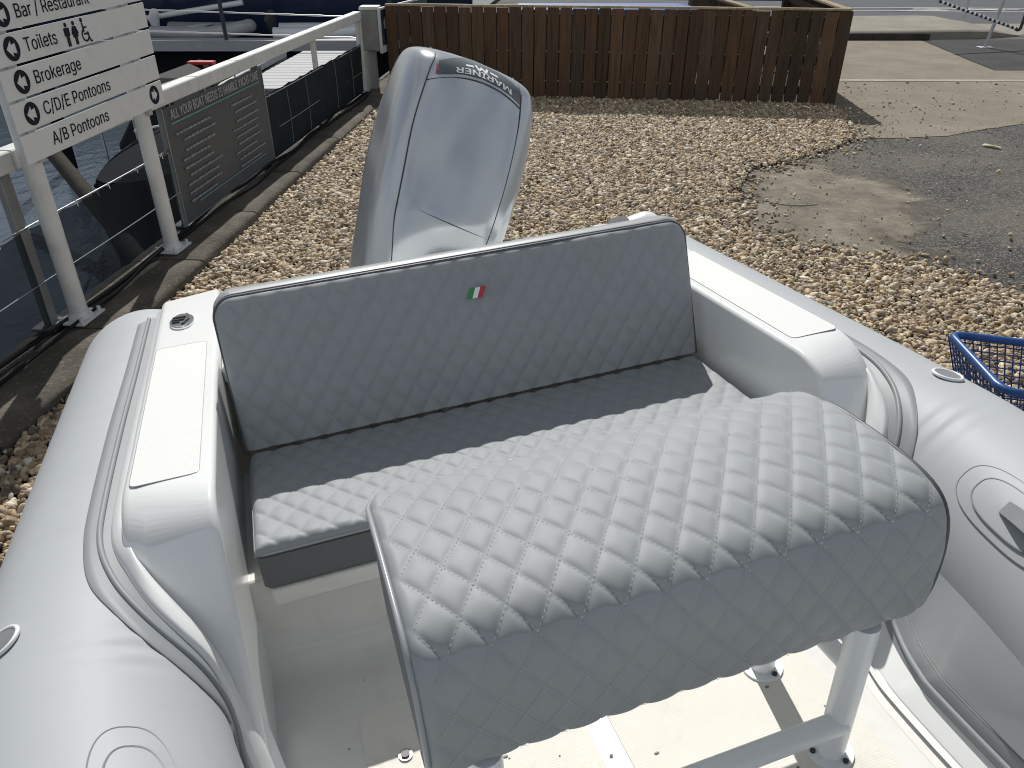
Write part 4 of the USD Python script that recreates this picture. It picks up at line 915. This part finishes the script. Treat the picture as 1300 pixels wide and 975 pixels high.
# seat squab
def squab(x, t):
    """t runs from the rear edge forwards; returns flat position"""
    return x, -0.004 - t, 0.0
nx, nt_ = 240, 84
X, T = np.meshgrid(np.linspace(-.570, .570, nx), np.linspace(0, .352, nt_), indexing="ij")
er = np.minimum(np.minimum(X + .570, .570 - X), np.minimum(T + 0.03, .352 - T))
edge = np.clip(er / .02, 0, 1); drop = -0.016 * (1 - np.sqrt(1 - (1 - edge) ** 2))
quilt = puff(X, T, 0.057, 0.072, 0.0042) * np.clip(er / .012, 0, 1)
Z = -0.006 + drop + quilt
V = np.stack([X, -0.004 - T, Z], -1).reshape(-1, 3)
def grid_faces(a, b):
    i, j = np.meshgrid(np.arange(a - 1), np.arange(b - 1), indexing="ij"); k = (i * b + j).ravel()
    return np.vstack([np.column_stack([k, k + 1, k + b + 1]), np.column_stack([k, k + b + 1, k + b])])
def oriented(V, F, up):
    m = trimesh.Trimesh(V, F, process=False)
    if (m.face_normals @ np.asarray(up, float)).mean() < 0: m.invert()
    return m
seat_ = obj("seat_cushion", oriented(V, grid_faces(nx, nt_), (0, 0, 1)), M["vinyl"], bench, smooth=True)
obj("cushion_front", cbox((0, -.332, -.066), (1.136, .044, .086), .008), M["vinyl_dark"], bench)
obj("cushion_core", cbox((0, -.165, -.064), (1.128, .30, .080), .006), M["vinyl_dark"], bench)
obj("piping", tube(rounded([np.array([-.568, -.006]), np.array([.568, -.006]), np.array([.568, -.354]), np.array([-.568, -.354])], .02).tolist() and np.column_stack([rounded([np.array([-.568, -.006]), np.array([.568, -.006]), np.array([.568, -.354]), np.array([-.568, -.354])], .02), np.full(24, -.022)]), .0035, 6, closed=True), M["piping_grey"], bench, smooth=60)
# backrest: leaning plane, rounded top corners
LEAN = 0.27; bn_ = np.array([0, -1, LEAN]) / math.hypot(1, LEAN); bu = np.array([0, LEAN, 1]) / math.hypot(1, LEAN)
BT = 0.347; BW = .572; RC = .045
def back_half(t):
    d = np.maximum(0, t - (BT - RC)); return BW - (RC - np.sqrt(np.maximum(RC * RC - d * d, 0)))
nx, nt_ = 260, 120
Ug, T = np.meshgrid(np.linspace(-1, 1, nx), np.r_[np.linspace(0.004, BT - RC, 70), BT - RC + RC * np.sin(np.linspace(0.02, PI / 2, 50))], indexing="ij")
X = Ug * back_half(T)
er = np.minimum(np.minimum(BW - np.abs(X), BT - T), BW)
hyp = np.where((T > BT - RC) & (np.abs(X) > BW - RC), RC - np.hypot(T - (BT - RC), np.abs(X) - (BW - RC)), er); er = np.maximum(np.minimum(er, hyp), 0)
hgt = puff(X, T, 0.057, 0.075, 0.0052) * np.clip(er / .018, 0, 1) - 0.010 * (1 - np.sqrt(1 - (1 - np.clip(er / .014, 0, 1)) ** 2)) + 0.006 * np.sin(PI * np.clip(T / BT, 0, 1)) + 0.006 * (meshkit.fbm(np.stack([X * 6, T * 6, 0 * T], -1), 3, 8) - .5)
V = (np.stack([X, 0 * X, 0 * X], -1) + T[..., None] * bu + hgt[..., None] * bn_).reshape(-1, 3)
bk_ = obj("backrest_cushion", oriented(V, grid_faces(nx, nt_), bn_), M["vinyl"], bench, smooth=True)
def back_P(x, t): return np.array([x, 0, 0]) + t * bu + bn_ * (.0008 + .006 * math.sin(PI * min(1, t / BT)) + .006 * (float(meshkit.fbm(np.array([[x * 6, t * 6, 0.0]]), 3, 8)[0]) - .5)), bn_
obj("stitching", stitches(back_P, -BW, BW, .012, BT - .02, lambda x, t: abs(x) < float(back_half(t)) - .02, 0.057, 0.075, pitch=.009, seg=.006), M["thread"], bench, kind="stuff")
tt = np.r_[np.linspace(0.0, BT - RC, 10), BT - RC + RC * np.sin(np.linspace(0.1, PI / 2, 10))]
loop = [(-back_half(t), t) for t in tt] + [(x, BT) for x in np.linspace(-BW + RC, BW - RC, 30)[1:-1]] + [(back_half(t), t) for t in tt[::-1]]
loop = np.array([(x, 0, 0) + t * bu for x, t in loop])
obj("cushion_edge", loft([loop - bn_ * .012, loop + [0, .014, .0035], loop * [1.003, 1, 1] + [0, .034, .006], loop + [0, .054, .003], loop * [.99, 1, 1] + [0, .058, -.01]], closed=False, caps=False), M["vinyl_smooth"], bench, smooth=50)
obj("piping", tube(loop - bn_ * .009, .0042, 8), M["piping"], bench, smooth=60)
def flagpart(x0, x1, col, nm):
    pts = [(x0, .250), (x1, .250), (x1 + .011, .274), (x0 + .011, .274)]
    m = extrude(Polygon(pts), .0012)
    obj(nm, frame_map(m, bn_ * .0125, (1, 0, 0), bu, bn_), M[col], bk_)
for x0, col in ((-.016, "green"), (-.0035, "white"), (.009, "red")): flagpart(x0, x0 + .0122, col, "flag_patch")
obj("stitched_outline", cat([frame_map(extrude(sbox(*b), .0008), bn_ * .0122, (1, 0, 0), bu, bn_) for b in ((.035, .276, .085, .2768), (.04, .262, .075, .2627), (.035, .252, .08, .2527), (.085, .252, .0857, .2768))]), M["vinyl_smooth"], bk_)

# ---- helm seat
helm = thing("helm_seat", "grey diamond quilted helm seat on a pale tubular frame, nearest the camera", "seat", boat_frame())
X0, X1 = -.362, .406
prof_h = spline([(-.600, .02), (-.592, .10), (-.590, .175), (-.597, .212), (-.618, .232), (-.70, .247), (-.80, .247), (-.88, .238), (-.925, .222), (-.950, .190), (-.958, .14), (-.954, .07), (-.943, .02), (-.925, -.004), (-.89, -.012)], 200)
prof_h = resample(prof_h, 190)
arc = np.r_[0, np.cumsum(np.linalg.norm(np.diff(prof_h, axis=0), axis=1))]
tan_ = np.gradient(prof_h, axis=0); tan_ /= np.linalg.norm(tan_, axis=1, keepdims=True)
nor_ = np.column_stack([tan_[:, 1], -tan_[:, 0]])
if nor_[90] @ np.array([0, 1]) < 0: nor_ = -nor_
def helm_ext(y):
    r = .05; d = np.clip((y + .655) / r, 0, 1); k = r * (1 - np.sqrt(np.maximum(1 - d * d, 0)))
    return X0 + np.minimum(k, .045), X1 - np.minimum(k, .045)
nx = 230
rows_ = []
u = np.linspace(0, 1, nx)
T0 = arc[28]
lo_, hi_ = helm_ext(prof_h[:, 0])
Xh = lo_[None, :] + (hi_ - lo_)[None, :] * u[:, None]
Th = np.repeat((arc - T0)[None, :], nx, 0)
erx = np.minimum(Xh - lo_[None, :], hi_[None, :] - Xh)
fade = np.clip(erx / .014, 0, 1) * np.clip((Th - (-.06)) / .03, 0, 1) * np.clip((arc[-1] - T0 - Th) / .03, 0, 1)
hh = puff(Xh + .006, Th, 0.0575, 0.080, 0.0040) * fade - 0.013 * (1 - np.sqrt(1 - (1 - np.clip(erx / .016, 0, 1)) ** 2)) + 0.004 * (meshkit.fbm(np.stack([Xh * 9, Th * 9, 0 * Th], -1), 3, 4) - .5)
V = np.stack([Xh, prof_h[None, :, 0] + hh * nor_[None, :, 0], prof_h[None, :, 1] + hh * nor_[None, :, 1]], -1)
helm_c = obj("seat_cushion", oriented(V.reshape(-1, 3), grid_faces(nx, len(prof_h)), (0, -.3, 1)), M["vinyl"], helm, smooth=True)
def helm_P(x, t):
    s = t + T0; y = np.interp(s, arc, prof_h[:, 0]); z = np.interp(s, arc, prof_h[:, 1]); n = np.array([0, np.interp(s, arc, nor_[:, 0]), np.interp(s, arc, nor_[:, 1])])
    return np.array([x - .006, y, z]) + n * 0.0013, n
obj("stitching", stitches(helm_P, X0 + .016, X1 + .0, -.03, arc[-1] - T0 - .02, lambda x, t: X0 + .012 < x - .006 < X1 - .012, 0.0575, 0.080), M["thread"], helm, kind="stuff")
for sx, ext in ((-1, lo_), (1, hi_)):
    P3 = np.column_stack([ext, prof_h]) - np.column_stack([0 * ext, nor_ * .011])
    P3 = P3[::4]
    c = np.array([ext[90], -.77, .11])
    ins = P3 * .94 + np.array([0, c[1], c[2]]) * .06; ins[:, 0] = P3[:, 0] + sx * .004
    deep = P3 * .5 + np.array([ext[90], c[1], c[2]]) * .5; deep[:, 0] = ext[90] + sx * .004
    mesh_ = loft([P3, ins, deep, np.repeat(c[None] + [sx * .004, 0, 0], len(P3), 0)], caps=False)
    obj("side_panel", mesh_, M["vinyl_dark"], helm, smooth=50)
    obj("piping", tube(np.column_stack([ext + sx * .001, prof_h - nor_ * .009])[::3], .0042, 8), M["piping_grey"] if sx < 0 else M["piping"], helm, smooth=60)
obj("rear_piping", tube([(x, -.604 , .222) for x in np.linspace(X0 + .05, X1 - .05, 30)], .0032, 8), M["paint_frame"], helm, smooth=60)
obj("seat_base", cbox(((X0 + X1) / 2, -.765, .0), (X1 - X0 - .03, .30, .03), .008), M["paint_frame"], helm)
for x in (-.285, .325):
    for (yt, yb) in ((-.915, -.892), (-.715, -.69)):
        obj("leg", tube([(x, yt, -.01), (x, (yt + yb) / 2, -.18), (x, yb, -.337)], .0235, 20), M["paint_frame"], helm, smooth=50)
        fl = [tube([(x, yb, -.3385), (x, yb, -.333)], .040, 24)]
        fb = obj("foot_flange", cat(fl), M["paint_frame"], helm, smooth=30)
        for q in range(3):
            a = q * 2 * PI / 3 + 2.9 + (0.8 if x < 0 else 0)
            b_ = trimesh.creation.cylinder(.005, .003, sections=12); b_.apply_translation((x + .031 * math.cos(a), yb + .031 * math.sin(a), -.3305)); obj("bolt", b_, M["black"], fb)
obj("footrest_bar", tube([(-.285, -.907, -.245), (.325, -.907, -.245)], .0195, 18), M["paint_frame"], helm, smooth=50)
obj("seat_rail", tube([(-.36, -.70, -.028), (.40, -.70, -.028)], .016, 12), M["paint_frame"], helm, smooth=50)
for x in (-.285, .325): obj("side_bar", tube([(x, -.90, -.12), (x, -.70, -.12)], .016, 16), M["paint_frame"], helm, smooth=50)
bt_ = obj("deck_fitting", tube([(-.38, -.625, -.3395), (-.38, -.625, -.3345)], .013, 16), M["steel"], helm, smooth=30)
obj("bolt", tube([(-.38, -.625, -.3345), (-.38, -.625, -.331)], .008, 12), M["black"], bt_)

# ================================================================ OUTBOARD MOTOR
motor = thing("outboard_motor", "silver outboard motor tilted over behind the bench backrest", "outboard motor", boat_frame())
PHI, BACK = math.radians(24.5), 0.50
ea = np.array([math.cos(PHI), 0, -math.sin(PHI)]); eb = np.array([math.sin(PHI), 0, math.cos(PHI)]); ec = np.array([0, 1.0, 0])
MO = np.array([0.022, 0.46, 0.187])
_b = np.array([-.42, -.30, -.18, -.06, .05, .12, .20, .30, .40, .47, .50, .525, .542, .551, .555])
_w = np.array([.150, .170, .188, .200, .209, .215, .218, .217, .210, .202, .195, .182, .150, .100, .040])
_f = np.array([.050, .030, .012, .000, -.004, .000, .022, .060, .110, .152, .174, .198, .230, .266, .300])
_r = np.array([.36, .38, .40, .42, .44, .46, .475, .488, .492, .485, .475, .460, .430, .400, .370])
_wr = np.array([.125, .140, .152, .165, .180, .190, .200, .210, .212, .208, .200, .186, .154, .100, .040])
from scipy.interpolate import PchipInterpolator
WR_, W_, F_, R_ = PchipInterpolator(_b, _wr), PchipInterpolator(_b, _w), PchipInterpolator(_b, _f), PchipInterpolator(_b, _r)
EXP = 4.4
def front_c(a, b):
    w, f, r = np.where(np.asarray(a) > 0, WR_(b), W_(b)), F_(b), R_(b); h = (r - f) / 2; mid = (r + f) / 2
    k = np.clip(1 - np.abs(a / w) ** EXP, 0, 1) ** (1 / EXP)
    return mid - h * k + 0.034 * (a / .2) ** 2
def cp(a, b, c): return MO + ea * a + eb * b + ec * c
rings = []
for b in np.r_[np.linspace(-.42, .44, 44), np.linspace(.45, .556, 30)]:
    w, f, r = float(W_(b)), float(F_(b)), float(R_(b)); h, mid = (r - f) / 2, (r + f) / 2
    th_ = np.arange(96) * 2 * PI / 96
    a = np.where(np.cos(th_) > 0, float(WR_(b)), w) * np.sign(np.cos(th_)) * np.abs(np.cos(th_)) ** (2 / EXP); c = mid - h * np.sign(np.sin(th_)) * np.abs(np.sin(th_)) ** (2 / EXP)
    c = c + 0.034 * (a / .2) ** 2
    rings.append(np.array([cp(x, b, y) for x, y in zip(a, c)]))
obj("cowl", loft(rings), M["silver"], motor, smooth=60)
def cowl_patch(poly_ab, off, n=60, thick=.003):
    """a shell of the cowl's front: poly_ab(u, v) -> (a, b)"""
    V = []
    for u_ in np.linspace(0, 1, n):
        for v_ in np.linspace(0, 1, n):
            a, b = poly_ab(u_, v_); V.append(cp(a, b, float(front_c(a, b)) - off))
    return oriented(np.array(V), grid_faces(n, n), -ec)
seam_l = PchipInterpolator([-.42, -.04, .13, .30, .48, .555], [.110, .142, .170, .172, .152, .128])
seam_r = PchipInterpolator([-.42, .09, .285, .455, .555], [.070, .100, .121, .132, .116])
seam_at = lambda sg, b: float(sg * (seam_r(b) if sg > 0 else seam_l(b)))
top_b = lambda a: .505 - 0.034 * (np.asarray(a) / .137) ** 2
obj("cowl_panel", cowl_patch(lambda u_, v_: ((seam_at(-1, -.40 + v_ * .89) + .003) * (1 - u_) + (seam_at(1, -.40 + v_ * .89) - .003) * u_, -.40 + v_ * (float(top_b((2 * u_ - 1) * .137)) + .396)), .0016), M["silver"], motor, smooth=True)
for sg in (-1, 1):
    obj("panel_seam", tube([cp(seam_at(sg, b), b, float(front_c(seam_at(sg, b), b)) - .0004) for b in np.linspace(-.40, .548, 80)], .0022, 6), M["seam"], motor, smooth=60)
obj("panel_seam", tube([cp(a, float(top_b(a)), float(front_c(a, float(top_b(a)))) - .0004) for a in np.linspace(-.153, .132, 40)], .0022, 6), M["seam"], motor, smooth=60)
obj("panel_crease", tube([cp(a, .125 - .012 * (a / .1), float(front_c(a, .125 - .012 * (a / .1))) - .0018) for a in np.linspace(-.115, .09, 30)], [.0003 + .0011 * math.sin(PI * i / 29) for i in range(30)], 6), M["seam"], motor, smooth=60)
dec = obj("decal", cowl_patch(lambda u_, v_: ((2 * u_ - 1) * .128, float(top_b((2 * u_ - 1) * .128)) + .010 + v_ * (.042 - .006 * (2 * u_ - 1) ** 2)), .0014), M["decal_grey"], motor, smooth=True)
def on_cowl(m, a0, b0, off=.0026):
    """lettering that reads from astern: baseline runs towards -a, capitals point towards -b"""
    m = m.copy(); v = np.asarray(m.vertices); out = []
    for x, y_, z_ in v:
        a, b = a0 - x, b0 - y_ - .034 * ((a0 - x) / .137) ** 2
        out.append(cp(a, b, float(front_c(a, b)) - off - z_))
    m.vertices = np.array(out); m.fix_normals(); return m
t_ = meshkit.text_mesh("MARINER", .0135, .0006, bold=True); t_ = t_.subdivide(); t_.apply_scale([.178 / t_.bounds[1][0], 1, 1])
obj("lettering", on_cowl(t_, .098, .5315), M["white"], dec)
lg = shapely.union_all([Polygon([(-.022, 0), (-.015, 0), (-.010, .009), (0, .001), (.010, .009), (.015, 0), (.022, 0), (.014, .016), (.006, .015), (0, .009), (-.006, .015), (-.014, .016)]), sbox(-.050, .004, -.026, .010), sbox(.026, .004, .050, .010)])
obj("emblem", on_cowl(extrude(affinity.scale(lg, 1, .75, origin=(0, 0)), .0006).subdivide(), .0, .5445), M["white"], dec)
for sg in (-1, 1):
    obj("decal_trim", cowl_patch(lambda u_, v_: (sg * (.1285 + u_ * .005), float(top_b(.13)) + .012 + v_ * .026), .0018, 8), M["red"], dec)
# clamp bracket, mid section, gearcase and propeller, out of sight behind the transom
obj("clamp_bracket", cat(cbox((-.12, .83, .02), (.03, .12, .32), .01), cbox((.12, .83, .02), (.03, .12, .32), .01), cbox((0, .86, .10), (.22, .08, .08), .01)), M["black"], motor)
lower = np.array([[(x * .5, yy, zz_)] for x, yy, zz_ in []]).reshape(-1, 3)
obj("midsection", hull_spheres([(-.06, .72, .02, .05), (.06, .72, .02, .05), (-.04, 1.05, -.38, .04), (.04, 1.05, -.38, .04), (0, 1.2, -.30, .04), (0, .95, .05, .06)]), M["silver"], motor, smooth=40)
obj("anti_vent_plate", cbox((0, 1.22, -.40), (.20, .30, .012), .004), M["silver"], motor)
obj("gearcase", tube(spline([(0, .96, -.52), (0, 1.02, -.52), (0, 1.15, -.52), (0, 1.30, -.52), (0, 1.36, -.52)], 20), np.interp(np.linspace(0, 1, 20), [0, .25, .8, 1], [.008, .05, .055, .035]), 16), M["silver"], motor, smooth=50)
obj("skeg", hull_spheres([(0, 1.04, -.45, .016), (0, 1.22, -.45, .014), (0, 1.15, -.70, .006), (0, 1.24, -.68, .006)]), M["silver"], motor, smooth=40)
pr = [tube([(0, 1.36, -.52), (0, 1.46, -.52)], [.04, .03], 14)]
for k in range(3):
    a = k * 2 * PI / 3; bl_ = trimesh.creation.icosphere(subdivisions=2); bl_.apply_scale([.055, .012, .075]); R = trimesh.transformations.rotation_matrix(.6, [0, 0, 1]); bl_.apply_transform(R); bl_.apply_translation((0, 1.41, .10)); bl_.apply_transform(trimesh.transformations.rotation_matrix(a, [0, 1, 0])); bl_.apply_translation((0, 0, -.52)); pr.append(bl_)
obj("propeller", cat(pr), M["black"], motor, smooth=40)
